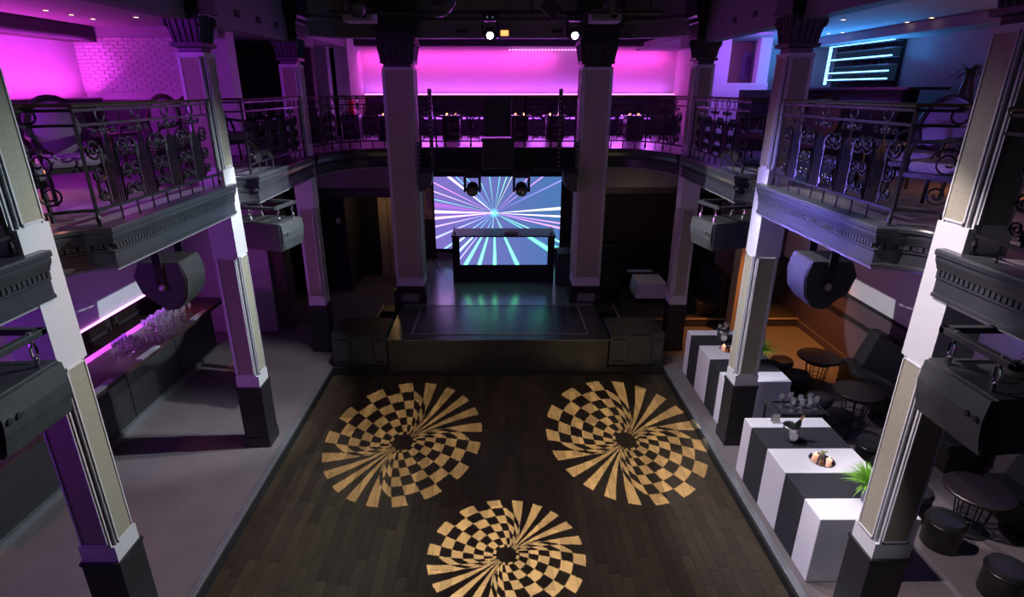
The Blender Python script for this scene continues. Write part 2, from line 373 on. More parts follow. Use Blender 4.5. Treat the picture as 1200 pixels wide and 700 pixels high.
# ------------------------------------------------------------------ walls and ceilings
for s, side in ((-1, 'left'), (1, 'right')):
    def X(a, b): return sorted((s*a, s*b))
    x0, x1 = X(6.65, 6.9)
    struct(B(x0, x1, -1.5, 16.4, 1.38, 3.5), 'wall_'+side, 'wall_white')
    x0, x1 = X(6.64, 6.9) if s > 0 else X(6.95, 7.1)
    struct(B(x0, x1, -1.5, 16.4, 0.0, 1.38), 'wall_'+side, 'wall_mauve' if s > 0 else 'wall_dark')
    struct(B(*X(6.85, 7.1), -1.5, 17.0, 3.9, 6.6), 'wall_'+side, 'ceiling_side' if s < 0 else 'wall_grey')
    struct(B(*X(3.62, 7.1), -1.5, 17.0, 5.95, 6.1), 'ceiling', 'ceiling_side')
    struct(B(*X(3.42, 3.64), -1.5, 11.5, 5.74, 7.3), 'ceiling', 'beam_grey')
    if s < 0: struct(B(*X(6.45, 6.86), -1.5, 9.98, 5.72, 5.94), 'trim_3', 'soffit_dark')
    else: struct(B(*X(6.2, 6.86), -1.5, 12.6, 5.80, 5.94), 'trim_3', 'wall_grey')
struct(B(6.60, 6.66, -1.5, 13.0, 1.34, 1.38), 'trim_4', 'black_matte')
struct(B(6.62, 6.66, -1.5, 12.0, 0.92, 1.0), 'trim_5', 'black_matte')
struct(B(6.60, 6.66, -1.5, 12.0, ZS, 0.24), 'baseboard_right', 'wall_mauve')
struct(B(-4.2, 4.2, -1.5, 12.6, 7.2, 7.3), 'ceiling', 'ceiling_black')
# beam over the back, rounded at its ends
pth = [(-3.45, 10.3), (-3.30, 10.9), (-2.95, 11.32), (-2.4, 11.48), (2.4, 11.48), (2.95, 11.32), (3.30, 10.9), (3.45, 10.3)]
struct(MB().sweep([(0,5.90),(0,6.14),(0.04,6.16),(0.04,6.20),(0,6.24),(0,7.3),(-0.2,7.3),(-0.2,5.90)], pth), 'ceiling', 'beam_grey')
struct(B(-7.1, 7.1, 11.5, 17.2, 6.22, 6.35), 'ceiling', 'ceiling_side')
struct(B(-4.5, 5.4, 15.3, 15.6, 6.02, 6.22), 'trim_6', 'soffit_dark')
for x in (-3.42, 3.42):
    for y in (8.2, 8.9, 9.6):
        if x < 0 or y < 9: MB().box(min(x, x*1.003)-0.004, max(x, x*0.997)+0.004, y, y+0.14, 5.90, 5.98).build('wall_vent', 'black_matte', label='small dark square vent on the %s ceiling beam, %s' % ('left' if x < 0 else 'right', {8.2: 'nearest the camera', 8.9: 'middle of the row', 9.6: 'farthest from the camera'}[y]), cat='vent')
for x in (-0.75, 1.0): B(x, x+0.2, 11.47, 11.49, 5.99, 6.05).build('wall_vent', 'black_matte', label='flat dark vent on the back ceiling beam, %s of the exit sign' % ('left' if x < 0 else 'right'), cat='vent')
# upper back wall, washed pink, and the niches at its sides
struct(B(-3.62, 4.75, 16.05, 16.3, 3.9, 6.25), 'wall_back', 'wall_white')
struct(B(-3.9, -3.58, 14.6, 16.3, 3.9, 6.25), 'wall_back', 'wall_white')
struct(B(4.70, 5.0, 14.6, 16.3, 3.9, 6.25), 'wall_back', 'wall_white')
struct(B(-4.25, -3.95, 14.9, 15.2, 3.9, 6.25), 'wall_back', 'wall_brown')
struct(B(-4.45, -4.0, 14.3, 14.6, 3.9, 6.22), 'wall_back', 'wall_white')
struct(B(-7.0, -4.4, 15.6, 15.9, 3.9, 6.25), 'wall_back', 'wall_brown')
struct(B(5.0, 7.1, 15.6, 15.9, 3.9, 6.25), 'wall_back', 'wall_beige')
# painted brick wall across the left balcony: every brick in the strip that shows
bw = struct(B(-6.9, -5.02, 10.03, 10.25, 3.9, 5.80), 'wall_back', 'brick_paint')
struct(B(-6.9, -4.6, 9.98, 10.25, 5.80, 5.96), 'wall_back', 'ceiling_side')
bme = {}
for L_ in (0.16, 0.078): bme[L_] = B(0.003, L_-0.003, -0.024, 0.0, 0.005, 0.050).mesh('brick', 'brick_paint', bevel=0.003)
nb = 0
for r in range(15):
    z = 4.97 + r*0.055; x = -6.86
    if r % 2:
        o = obj('brick', bme[0.078], bw, loc=(x, 10.03, z)); x += 0.08
    while x < -5.05 and nb < 280:
        o = obj('brick', bme[0.16], bw, loc=(x, 10.03+random.uniform(-0.003, 0.003), z)); x += 0.163; nb += 1
struct(B(-4.95, -4.55, 10.4, 10.7, 3.9, 5.96), 'wall_back', 'brick_paint')
struct(B(-4.55, -3.9, 12.8, 13.0, 3.9, 6.2), 'wall_back', 'wall_brown')
struct(B(-6.9, -4.5, 12.9, 13.0, 3.9, 6.2), 'wall_back', 'wall_dark')
# right balcony back: low purple parapet wall, opening with beige wall, pillars
struct(B(4.25, 5.35, 11.9, 12.1, 3.9, 5.13), 'wall_back', 'wall_white')
struct(B(4.25, 4.55, 11.95, 12.15, 5.13, 6.25), 'wall_back', 'wall_white')
struct(B(5.12, 5.34, 11.95, 12.15, 5.13, 6.25), 'wall_back', 'wall_white')
struct(B(4.3, 6.0, 13.05, 13.2, 3.9, 6.25), 'wall_back', 'wall_beige')
struct(B(5.30, 6.95, 12.55, 12.7, 3.9, 6.0), 'wall_back', 'wall_grey')
t = thing('framed_picture', 'blue-grey framed picture on the beige wall of right balcony', 'picture', (5.42, 13.04, 5.48))
f = MB(); f.box(-0.2,0.2,-0.04,0,-0.27,-0.20); f.box(-0.2,0.2,-0.04,0,0.20,0.27); f.box(-0.2,-0.13,-0.04,0,-0.2,0.2); f.box(0.13,0.2,-0.04,0,-0.2,0.2)
f.build('frame', 'frame_blue', t); B(-0.13,0.13,-0.02,0,-0.2,0.2).build('print', 'picture', t)

# ground floor back walls
struct(B(-7.0, -4.76, 11.22, 11.45, ZS, 3.5), 'wall_back', 'wall_grey')
struct(B(-4.76, -4.48, 11.30, 11.75, ZS, 3.5), 'wall_back', 'wall_brown')
struct(B(-7.0, -5.4, 13.2, 13.4, ZS, 3.5), 'wall_back', 'wall_dark')
struct(B(-5.4, -3.80, 13.83, 15.1, ZS, 3.5), 'wall_back', 'wall_dark')
struct(B(-3.80, -3.24, 15.15, 15.3, ZS, 3.5), 'door_1', 'black_matte')
struct(B(-3.24, -2.3, 15.2, 15.5, ZS, 3.5), 'wall_back', 'wall_beige')
struct(B(-3.24, -3.02, 15.05, 15.2, ZS, 3.5), 'wall_back', 'wall_beige')
struct(B(-3.02, -2.3, 15.16, 15.2, ZS, 0.3), 'baseboard_back', 'wall_beige')
struct(B(-6.6, -2.1, 12.4, 12.7, 3.0, 3.5), 'ceiling', 'beam_grey')
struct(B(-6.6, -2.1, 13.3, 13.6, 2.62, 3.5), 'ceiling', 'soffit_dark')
struct(B(2.1, 6.7, 12.4, 12.7, 3.0, 3.5), 'ceiling', 'beam_grey')
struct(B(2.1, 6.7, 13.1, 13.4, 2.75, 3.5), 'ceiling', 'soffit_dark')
struct(B(-2.4, 2.6, 14.72, 14.95, ZS, 3.5), 'wall_back', 'wall_dark')
struct(B(2.3, 6.7, 14.6, 14.9, ZS, 3.5), 'wall_back', 'wall_brown')
struct(B(4.92, 5.12, 10.95, 11.25, ZS, 3.5), 'wall_back', 'wall_beige')
struct(B(5.12, 6.7, 12.6, 12.8, ZS, 3.5), 'wall_back', 'wall_mauve')
struct(B(-1.66, 1.66, 14.66, 14.72, 0.72, 0.9), 'baseboard_back', 'wall_grey')
for x, y in ((-3.98, 13.82),):
    obj('light_switch', B(-0.05,0.05,-0.012,0,-0.06,0.06).mesh('light_switch','paper'), loc=(x, y, 1.95), label='small pale switch plate on the dark wall behind left columns', cat='switch')

# ------------------------------------------------------------------ balconies
YC = [3.87, 7.0, 10.2]; XI = 3.34; CW = 0.32; CD = 0.30
def notch(yc): return [(-3.76, yc+0.33), (-3.745, yc+0.50), (-3.71, yc+0.66), (-3.64, yc+0.79), (-3.55, yc+0.87), (-3.45, yc+0.915), (-3.35, yc+0.92)]
half = [(-7.0, 17.1), (-7.0, -1.5), (-3.35, -1.5), (-3.35, 3.98), (-3.55, 4.0)]
half += notch(YC[0]) + [(-3.35, 7.12), (-3.55, 7.15)] + notch(YC[1]) + [(-3.35, 10.33)]
backp = [(-3.33, 10.52), (-3.22, 10.9), (-3.05, 11.3), (-2.82, 11.6), (-2.5, 11.72), (-2.0, 11.75)]
def mirror(p): return [(-x, y) for x, y in reversed(p)]
outline = half + backp + mirror(backp) + mirror(half)
def slab():
    m = MB(); n = len(outline)
    m.add([(x,y,3.50) for x,y in outline]+[(x,y,3.89) for x,y in outline], [tuple(range(n)), tuple(range(n,2*n))]+[(i,(i+1)%n,n+(i+1)%n,n+i) for i in range(n)])
    return m
o = struct(slab(), 'floor', 'balcony_floor')
o.data.materials.append(MATS['wall_grey'])
for p in o.data.polygons:
    if p.normal.z < -0.5 or abs(p.normal.z) < 0.5: p.material_index = 1
PROF = [(a+0.02, b) for a, b in [(0,3.53),(0.012,3.53),(0.012,3.555),(0,3.56),(0,3.665),(0.012,3.675),(0.012,3.69),(-0.012,3.70),(-0.012,3.74),(0.022,3.745),(0.028,3.77),(0.045,3.80),(0.052,3.83),(0.050,3.845),(0.066,3.855),(0.070,3.885),(0.060,3.90),(-0.12,3.90),(-0.12,3.53)]]
def dentils(path, step=0.045):
    m = MB(); P = [Vector(p) for p in path]
    for a, b in zip(P, P[1:]):
        d = b-a; ln = d.length
        if ln < 0.02: continue
        u = d/ln; nrm = Vector((u.y,-u.x)); k = max(1, int(ln/step))
        for i in range(k):
            c = a + u*((i+0.5)*ln/k); h = 0.34*ln/k
            q = [c-u*h, c+u*h, c+u*h+nrm*0.038, c-u*h+nrm*0.038]
            m.prism([(v.x,v.y) for v in q], 3.698, 3.742)
    return m
tn = 7
def fascia(path):
    global tn
    o = struct(MB().sweep(PROF, path), 'trim_%d' % tn, 'fascia_paint', smooth=True); tn += 1
    dentils(path).build('dentil_course', 'fascia_paint', o, kind='stuff'); return o
bays = [[(-3.35,-1.5), (-3.35, 4.02)], notch(YC[0])+[(-3.35, 7.14)], notch(YC[1])+[(-3.35, 10.36)]]
for b in bays:
    fascia(b[:]); fascia(mirror(b)) if False else None
for b in bays: fascia(mirror(b))
fascia(backp); fascia([(x, y) for x, y in mirror(backp)])
# plain dark fascia over the stage
struct(B(-1.6, 1.6, 11.55, 11.75, 3.50, 3.93), 'trim_%d' % tn, 'black_paint'); tn += 1
struct(B(-1.6, 1.6, 11.52, 11.56, 3.76, 3.80), 'trim_%d' % tn, 'black_paint'); tn += 1

# ------------------------------------------------------------------ columns
def frame_x(m, x0, x1, z0, z1, y, s, t=0.012):   # moulding frame on a face of constant y
    a, b = sorted((y, y+s*0.012))
    m.box(x0,x1,a,b,z0,z0+t); m.box(x0,x1,a,b,z1-t,z1); m.box(x0,x0+t,a,b,z0,z1); m.box(x1-t,x1,a,b,z0,z1)
def frame_y(m, y0, y1, z0, z1, x, s, t=0.012):
    a, b = sorted((x, x+s*0.012))
    m.box(a,b,y0,y1,z0,z0+t); m.box(a,b,y0,y1,z1-t,z1); m.box(a,b,y0,y0+t,z0,z1); m.box(a,b,y1-t,y1,z0,z1)
def column(x0, x1, y0, y1, inner, label, zf=ZS, wide=False):
    t = thing('column', label, 'column', ((x0+x1)/2, (y0+y1)/2, zf))
    W = dict(parent=t, world=True)
    m = MB(); m.box(x0-0.012,x1+0.012,y0-0.012,y1+0.012,zf,1.05); m.box(x0-0.022,x1+0.022,y0-0.022,y1+0.022,zf,zf+0.16)
    if wide: m.box(x0-0.06,x1+0.06,y0-0.06,y1+0.06,zf,1.0)
    m.build('plinth', 'black_paint', bevel=0.004, **W)
    m = MB()
    m.box(x0-0.022,x1+0.022,y0-0.022,y1+0.022,1.05,1.085)
    m.build('plinth_cap', 'black_paint', bevel=0.004, **W)
    m = MB(); e = 0.045
    zones = [(1.27, 2.96), (4.10, 5.36)] if not wide else [(1.27, 5.36)]
    m.box(x0,x1,y0,y1,1.085,1.25); m.box(x0,x1,y0,y1,5.36,5.40)
    if not wide: m.box(x0,x1,y0,y1,2.97,4.08)
    for z0,z1 in (((1.25,2.97),(4.08,5.36)) if not wide else ((1.25,5.36),)):
        m.box(x0+e,x1-e,y0+e,y1-e,z0,z1)
        # faces of the four panels between the grooved corners
        g = 0.07
        m.box(x0+g,x1-g,y0,y1,z0,z1); m.box(x0,x1,y0+g,y1-g,z0,z1)
        for cx, sx in ((x0,1),(x1,-1)):
            for cy, sy in ((y0,1),(y1,-1)):
                for k, (a, b) in enumerate(((0.012, 0.040), (0.040, 0.012))):
                    px, py = cx+sx*a, cy+sy*b; q = 0.009
                    m.box(px-q,px+q,py-q,py+q,z0,z1)
    m.build('shaft', 'column_paint', **W)
    fr = MB(); g = 0.075
    for z0,z1 in zones:
        for y, s in ((y0,-1),(y1,1)):
            frame_x(fr, x0+g-0.03, x1-g+0.03, z0, z1, y, s)
            a, b = sorted((y, y+s*0.004)); B(x0+g-0.018,x1-g+0.018,a,b,z0+0.012,z1-0.012).build('panel', 'panel_khaki', **W)
        for x, s in ((x0,-1),(x1,1)):
            frame_y(fr, y0+g-0.03, y1-g+0.03, z0, z1, x, s)
            a, b = sorted((x, x+s*0.004)); B(a,b,y0+g-0.018,y1-g+0.018,z0+0.012,z1-0.012).build('panel', 'panel_khaki', **W)
    fr.build('panel_moulding', 'column_paint', **W)
    # capital: necking, fluted flaring bracket on each face, scroll and stacked abacus
    m = MB(); cx, cy = (x0+x1)/2, (y0+y1)/2; hx, hy = (x1-x0)/2, (y1-y0)/2
    def ring(a, z): return [(cx-hx-a,cy-hy-a,z),(cx+hx+a,cy-hy-a,z),(cx+hx+a,cy+hy+a,z),(cx-hx-a,cy+hy+a,z)]
    lev = [(-0.03,5.40),(-0.03,5.45),(0.02,5.46),(0.025,5.50),(-0.005,5.505),(0.045,5.78),(0.05,5.80),(0.075,5.81),(0.075,5.85),(0.06,5.86),(0.06,6.02),(0.10,6.04),(0.10,6.10),(0.14,6.13),(0.14,6.2),(0.14,6.9)]
    rs = [ring(a,z) for a,z in lev]
    vs = [p for r in rs for p in r]; fs = [(0,1,2,3), tuple(len(vs)-4+i for i in range(4))]
    for i in range(len(rs)-1):
        for k in range(4): fs.append((i*4+k, i*4+(k+1)%4, i*4+4+(k+1)%4, i*4+4+k))
    m.add(vs, fs); m.build('capital', 'black_paint', **W)
    fl = MB(); nfl = 5
    for k in range(nfl):
        u = -0.8 + 1.6*k/(nfl-1)
        for s in (-1, 1):
            fl.tube([(cx+u*hx, cy+s*(hy-0.002), 5.51), (cx+u*(hx+0.03), cy+s*(hy+0.05), 5.79)], 0.016 if not wide else 0.03, 6)
            fl.tube([(cx+s*(hx-0.002), cy+u*hy, 5.51), (cx+s*(hx+0.05), cy+u*(hy+0.03), 5.79)], 0.016 if not wide else 0.03, 6)
    fl.build('flute', 'black_paint', smooth=True, **W)
    sc = MB()
    for sx in (-1, 1):
        for sy in (-1, 1):
            c = Vector((cx+sx*(hx+0.005), cy+sy*(hy+0.005), 5.72)); d = Vector((sx, sy, 0)).normalized()
            pts = []
            for k in range(15):
                a = k*0.5; r = 0.075*(1-k/16)
                pts.append(c + d*(r*math.sin(a)*0.6+0.01) + Vector((0,0,r*math.cos(a))))
            sc.tube(pts, 0.02, 6)
    sc.build('corner_scroll', 'black_paint', smooth=True, **W)
    return t
nm = ['nearest the camera', 'second from the camera', 'farthest, beside the stage']
for s, side in ((-1,'left'),(1,'right')):
    for i, y in enumerate(YC):
        x0, x1 = sorted((s*XI, s*(XI+CW)))
        column(x0, x1, y, y+CD, -s, '%s square column with khaki panels on black plinth, %s' % (side, nm[i]))
    x0, x1 = sorted((s*1.585, s*2.16))
    c = column(x0, x1, 11.33, 11.88, -s, 'wide square panelled column standing at the %s corner of the stage' % side, wide=True)
    B(x0+0.10, x1-0.10, 11.255, 11.275, 0.76, 0.94).build('plinth_plate', 'stage_grey', c, world=True)

# ------------------------------------------------------------------ railings
def spiral_pts(r, turns=1.6, n=24, start=0.0, tail=None):
    pts = []
    for k in range(n+1):
        a = start + turns*2*PI*k/n; q = r*(0.14+0.86*(1-k/n)**0.8)
        pts.append((q*math.cos(a), 0, q*math.sin(a)))
    return pts
def scroll_mesh():
    m = MB()
    for z, r, w_ in ((4.535,0.092,0.011),(4.325,0.072,0.010),(4.155,0.056,0.009)):
        pts = [(x+0.035, 0, zz+z) for x,_,zz in spiral_pts(r, 1.7, 26, PI)]
        pts = [(pts[0][0]-0.002, 0, z-r*1.25)] + pts
        m.tube(pts, w_, 5)
    m.tube([(0.035-0.078, 0, 4.05), (0.035-0.080,0,4.35), (0.035-0.078, 0, 4.56)], 0.008, 5)
    pts = [(x-0.02, 0, zz+4.68) for x,_,zz in spiral_pts(0.035, 1.2, 14, PI)]
    m.tube(pts, 0.007, 5)
    m.v=[(x,y*1.5,z) for x,y,z in m.v]; return m.mesh('scroll', 'iron', smooth=True)
SCROLL = scroll_mesh()
SCROLL_R = MB(); 
def mirrored(me, name):
    m = MB(); m.v = [(-v.co.x, v.co.y, v.co.z) for v in me.vertices]; m.f = [tuple(reversed(p.vertices)) for p in me.polygons]
    return m.mesh(name, 'iron', smooth=True)
SCROLL_R = mirrored(SCROLL, 'scroll')
RING = MB().tube([(0.058*math.cos(2*PI*k/16), 0, 4.805+0.058*math.sin(2*PI*k/16)) for k in range(16)], 0.010, 5, closed=True).mesh('ring', 'iron', smooth=True)
mm = MB()
for k in range(5):
    x = -0.064 + 0.032*k; mm.tube([(x,0,4.05),(x,0,4.52+0.05*(2-abs(k-2)))], 0.0075, 4)
mm.tube([(0,0,4.5),(0,0,4.73)], 0.008, 4)
mm.v=[(x,y*1.15,z) for x,y,z in mm.v]; BARS = mm.mesh('bar_group', 'iron')
mm = MB()
for sx in (-1, 1):
    mm.tube([(sx*(x*1.0+0.035), 0, zz+4.675) for x,_,zz in spiral_pts(0.038, 1.2, 14, PI/2)], 0.011, 5)
FLEUR = mm.mesh('fleur', 'iron', smooth=True)
mm = MB()   # big scrolls of the curved end panel
mm.tube([(x, 0, zz+4.44) for x,_,zz in spiral_pts(0.125, 1.8, 30, 0.2)], 0.009, 5)
mm.tube([(x-0.13, 0, zz+4.56) for x,_,zz in spiral_pts(0.075, 1.5, 20, -1.0)], 0.009, 5)
mm.tube([(x+0.02, 0, zz+4.18) for x,_,zz in spiral_pts(0.085, 1.6, 24, PI)], 0.009, 5)
mm.v=[(x,y*1.6,z) for x,y,z in mm.v]; BIGSCROLL = mm.mesh('large_scroll', 'iron', smooth=True)
mm = MB()
for x, z in ((-0.075,4.42),(-0.025,4.36),(0.025,4.36),(0.075,4.42)): mm.tube([(x,0,4.05),(x,0,z)], 0.008, 4)
ENDBARS = mm.mesh('bar_group', 'iron')
mm = MB(); mm.tube([(0,0,3.90),(0,0,4.88)], 0.016, 4); mm.lathe([(0.0,-0.02),(0.018,0.01),(0.022,0.05),(0.012,0.09),(0.012,0.12)], 8, (0,0,3.92))
POST = mm.mesh('post', 'iron')
mm = MB(); mm.tube([(0,0,3.90),(0,0,4.05)], 0.010, 4); FOOT = mm.mesh('foot', 'iron')
mm = MB(); mm.tube([(0,0,4.73),(0,0,4.88)], 0.008, 4); STUB = mm.mesh('upper_bar', 'iron')
class Path:
    def __init__(s, pts):
        s.P = [Vector((*p,0)) for p in pts]; s.L = [0]
        for a, b in zip(s.P, s.P[1:]): s.L.append(s.L[-1]+(b-a).length)
    def at(s, d):
        for i in range(len(s.P)-1):
            if d <= s.L[i+1] or i == len(s.P)-2:
                u = (s.P[i+1]-s.P[i]).normalized(); return s.P[i]+u*(d-s.L[i]), u
def railing(path, label, pieces, posts):
    t = thing('balcony_railing', label, 'railing', (path[0][0], path[0][1], 3.9))
    off = Vector((path[0][0], path[0][1], 3.9))
    p3 = lambda z: [(x, y, z) for x, y in path]
    W = dict(parent=t, world=True)
    m = MB().sweep([(-0.03,4.87),(0.03,4.87),(0.035,4.885),(0.02,4.90),(-0.02,4.90),(-0.035,4.885)], path); m.build('handrail', 'brass_rail', **W)
    for z, nmz, h in ((4.845,'top_rail',0.012),(4.73,'upper_rail',0.011),(4.04,'bottom_rail',0.012)):
        MB().sweep([(-0.012,z-h),(0.012,z-h),(0.012,z+h),(-0.012,z+h)], path).build(nmz, 'iron', **W)
    P = Path(path)
    def put(me, name, d, flip=False):
        p, u = P.at(d); o = bpy.data.objects.new(name, me); COL.objects.link(o); o.parent = t
        o.location = (p.x-off.x, p.y-off.y, -off.z); o.rotation_euler = (0,0,math.atan2(u.y,u.x)); return o
    for me, name, d in pieces: put(me, name, d)
    for d in posts: put(POST, 'post', d)
    return t, P
def straight_pieces(d0, d1, unit=0.495, first_ring=0.30):
    out = []; n = int((d1-d0-first_ring)/unit)+1
    for k in range(n):
        c = d0+first_ring+k*unit
        if c > d1-0.02: break
        out += [(RING,'ring',c), (BARS,'bar_group',c), (FLEUR,'fleur',c), (FOOT,'foot',c)]
        if c-0.15 > d0: out.append((SCROLL_R,'scroll',c-0.15))
        if c+0.15 < d1: out.append((SCROLL,'scroll',c+0.15))
        if c+unit/2 < d1: out += [(STUB,'upper_bar',c+unit/2),(FOOT,'foot',c+unit/2)]
    return out
def end_pieces(d0, d1):
    out = []; n = max(1, round((d1-d0)/0.42)); st = (d1-d0)/n
    for k in range(n):
        c = d0+(k+0.5)*st
        out += [(BIGSCROLL,'large_scroll',c), (ENDBARS,'bar_group',c-st/2+0.02), (RING,'ring',c), (FOOT,'foot',c-0.05)]
    return out
def inset(pts, k=0.05): return [(x-k*(0.4 if x<-3.5 else 1), y) for x, y in pts]
r_names = ['nearest bay, below the camera', 'middle bay, between first and second columns', 'far bay, between second and third columns']
RP = []
RP.append([(-3.385,-1.4),(-3.385, 3.86)])
RP.append([(x-0.03, y-0.045) for x,y in notch(YC[0])[1:-1]] + [(-3.385, YC[0]+0.885), (-3.385, 6.99)])
RP.append([(x-0.03, y-0.045) for x,y in notch(YC[1])[1:-1]] + [(-3.385, YC[1]+0.885), (-3.385, 10.19)])
for i, base in enumerate(RP):
    for side in ('left', 'right'):
        pth = base if side == 'left' else [(-x, y) for x, y in base]
        P = Path(pth); tot = P.L[-1]
        if i == 0: pc = straight_pieces(2.6, tot-0.02, first_ring=0.2); posts = [2.4, 3.9, tot-0.02]
        else:
            dc = P.L[-2]; pc = end_pieces(0.05, dc-0.03) + straight_pieces(dc, tot-0.02, first_ring=0.32); posts = [dc, tot-0.03]
        railing(pth, 'black wrought iron scroll railing on the %s balcony, %s' % (side, r_names[i]), pc, posts)
bp2 = [(-3.37,10.52),(-3.26,10.92),(-3.09,11.33),(-2.85,11.64),(-2.5,11.77),(-2.18,11.80)]
for side in ('left','right'):
    pth = bp2 if side == 'left' else [(-x,y) for x,y in bp2]
    tot = Path(pth).L[-1]
    railing(pth, 'curved black iron railing of back balcony between %s column and stage column' % side, straight_pieces(0, tot, 0.47, 0.42), [0.02, 0.42+0.235, 0.42+0.705, tot-0.02])
pth = [(-1.56,11.66),(1.56,11.66)]
railing(pth, 'straight black iron railing of back balcony above the stage', [(RING,'ring',d) for d in (0.75,1.22,1.9,2.37)]+[(SCROLL,'scroll',d) for d in (0.12,0.62,1.0,1.95,2.3,2.9)]+[(SCROLL_R,'scroll',d) for d in (0.28,0.8,1.15,2.1,2.5,2.75)]+[(STUB,'upper_bar',d) for d in (0.35,0.5,1.0,2.1,2.55,2.7)], [0.02,0.33,0.5,1.02,2.1,2.62,2.8,3.1])

# ------------------------------------------------------------------ stage
t = thing('stage', 'black stage platform with inset top panel in front of the booth', 'stage', (0, 9.4, 0))
W = dict(parent=t, world=True)
B(-2.03,2.03,9.40,11.12,0.02,0.70).build('riser', 'stage_front', bevel=0.006, **W)
B(-2.05,2.05,9.38,11.12,0.70,0.715).build('deck', 'stage_black', bevel=0.004, **W)
B(-1.60,1.66,9.66,11.06,0.715,0.722).build('deck_panel', 'stage_black', bevel=0.002, **W)
m = MB(); m.box(-1.62,1.68,9.63,9.66,0.715,0.726); m.box(-1.62,1.68,11.06,11.09,0.715,0.726); m.box(-1.63,-1.60,9.63,11.09,0.715,0.726); m.box(1.66,1.69,9.63,11.09,0.715,0.726)
m.build('panel_frame', 'stage_grey', bevel=0.003, **W)
B(-2.0,2.0,11.15,14.66,ZS,0.718).build('rear_deck', 'stage_grey', bevel=0.004, **W)
m = MB(); m.box(-2.03,2.03,9.36,9.40,0.0,0.05); m.build('kick_strip', 'black_matte', **W)
for s, side in ((-1,'left'),(1,'right')):
    t = thing('subwoofer_cabinet', 'low black bass cabinet on the dance floor at the %s of the stage front' % side, 'speaker', (s*2.57, 9.85, 0))
    B(-0.52,0.52,-0.47,0.45,0.0,0.16).build('base', 'black_matte', t, bevel=0.01)
    B(-0.50,0.50,-0.40,0.42,0.16,0.80).build('cabinet', 'speaker_body', t, bevel=0.012)
    if s > 0: pass
    B(-0.14,0.26,-0.43,-0.40,0.19,0.77).build('grille', 'speaker_grille', t, bevel=0.008)
    for x0, x1 in ((-0.47,-0.18),(0.30,0.47)):
        d = B(x0,x1,-0.415,-0.40,0.19,0.77).build('port_panel', 'speaker_grille', t, bevel=0.004)
        for z in (0.24,0.68): B(x0+0.03,x1-0.03,-0.425,-0.414,z,z+0.035).build('handle_slot', 'black_matte', d)
for s in (-1,1):
    t = thing('stage_step', 'black step unit against the %s flank of the stage' % ('left' if s<0 else 'right'), 'steps', (s*2.25, 10.75, ZS))
    for k in range(3): B(-0.2,0.2,-0.4+0.25*k,0.45,0.2*k,0.2*k+0.2).build('step', 'black_paint', t, bevel=0.005)
    B(0.19*s-0.015,0.19*s+0.015,-0.42,0.45,0.58,0.61).build('edge_strip', 'steel', t)

# LED wall, booth
t = thing('led_wall', 'large LED wall glowing with light beams at the back of the stage', 'screen', (0, 14.6, 0.72))
W = dict(parent=t, world=True)
B(-1.70,1.66,14.58,14.68,0.99,2.95).build('screen_frame', 'black_matte', **W)
o = obj('screen', B(-1.66,1.62,14.565,14.58,1.03,2.92).mesh('screen','led_wall'), t); o.location = (0,-14.6,-0.72)
t = thing('dj_booth', 'black DJ booth with a lit screen set into its front', 'booth', (0.12, 12.7, 0.72))
W = dict(parent=t, world=True)
m = MB(); m.box(-1.07,1.31,12.72,12.80,0.72,1.80); m.box(-1.07,-0.90,12.70,12.73,0.72,1.82); m.box(1.15,1.31,12.70,12.73,0.72,1.82); m.box(-0.90,1.15,12.70,12.73,0.72,1.14)
m.box(-1.07,-1.03,12.80,13.4,0.72,1.80); m.box(1.27,1.31,12.80,13.4,0.72,1.80)
m.build('body', 'black_paint', **W)
B(-1.09,1.33,12.68,13.45,1.81,1.845).build('worktop', 'black_paint', bevel=0.004, **W)
o = obj('screen', B(-0.90,1.15,12.715,12.725,1.14,1.81).mesh('screen','led_booth'), t); o.location = (-0.12,-12.7,-0.72)
t = thing('dj_mixer', 'small pale mixing console on the DJ booth top', 'mixer', (0.30, 12.95, 1.845))
B(-0.16,0.16,-0.12,0.12,0,0.06).build('case', 'paper', t, bevel=0.006); m = MB()
for k in range(6): m.box(-0.13+0.05*k,-0.10+0.05*k,-0.13,-0.118,0.015,0.045)
m.build('fader', 'steel', t)
for x, lab in ((-1.02,'left'),(1.24,'right')):
    t = thing('desk_lamp', 'thin gooseneck lamp on the %s end of the DJ booth' % lab, 'lamp', (x, 12.9, 1.845))
    MB().lathe([(0.03,0),(0.03,0.015),(0.008,0.02)],10).build('base','black_matte',t); MB().tube([(0,0,0.02),(0,0,0.12),(-0.02,-0.01,0.18)],0.008,5).build('neck','steel',t)
t = thing('monitor_cabinet', 'black loudspeaker cabinet on the stage right of DJ booth', 'speaker', (1.58, 12.6, 0.72))
B(-0.22,0.22,-0.25,0.35,0,0.78).build('cabinet','speaker_body',t,bevel=0.01); B(-0.19,0.19,-0.265,-0.25,0.04,0.74).build('grille','speaker_grille',t)
t = thing('stand', 'thin black tripod stand on the stage left of DJ booth', 'stand', (-1.72, 13.4, 0.72))
for k in range(3):
    a = 2*PI*k/3; MB().tube([(0.28*math.cos(a),0.28*math.sin(a),0.01),(0,0,0.55)],0.012,5).build('leg','black_matte',t)
MB().tube([(0,0,0.4),(0,0,1.5)],0.014,6).build('pole','black_matte',t)
t = thing('wall_panel', 'small lit picture panel on the wall left of LED screen', 'picture', (-1.83, 14.71, 2.3))
B(-0.11,0.11,-0.03,0,-0.5,0.3).build('frame','wall_beige',t); B(-0.08,0.08,-0.04,-0.03,-0.25,0.26).build('print','picture',t)
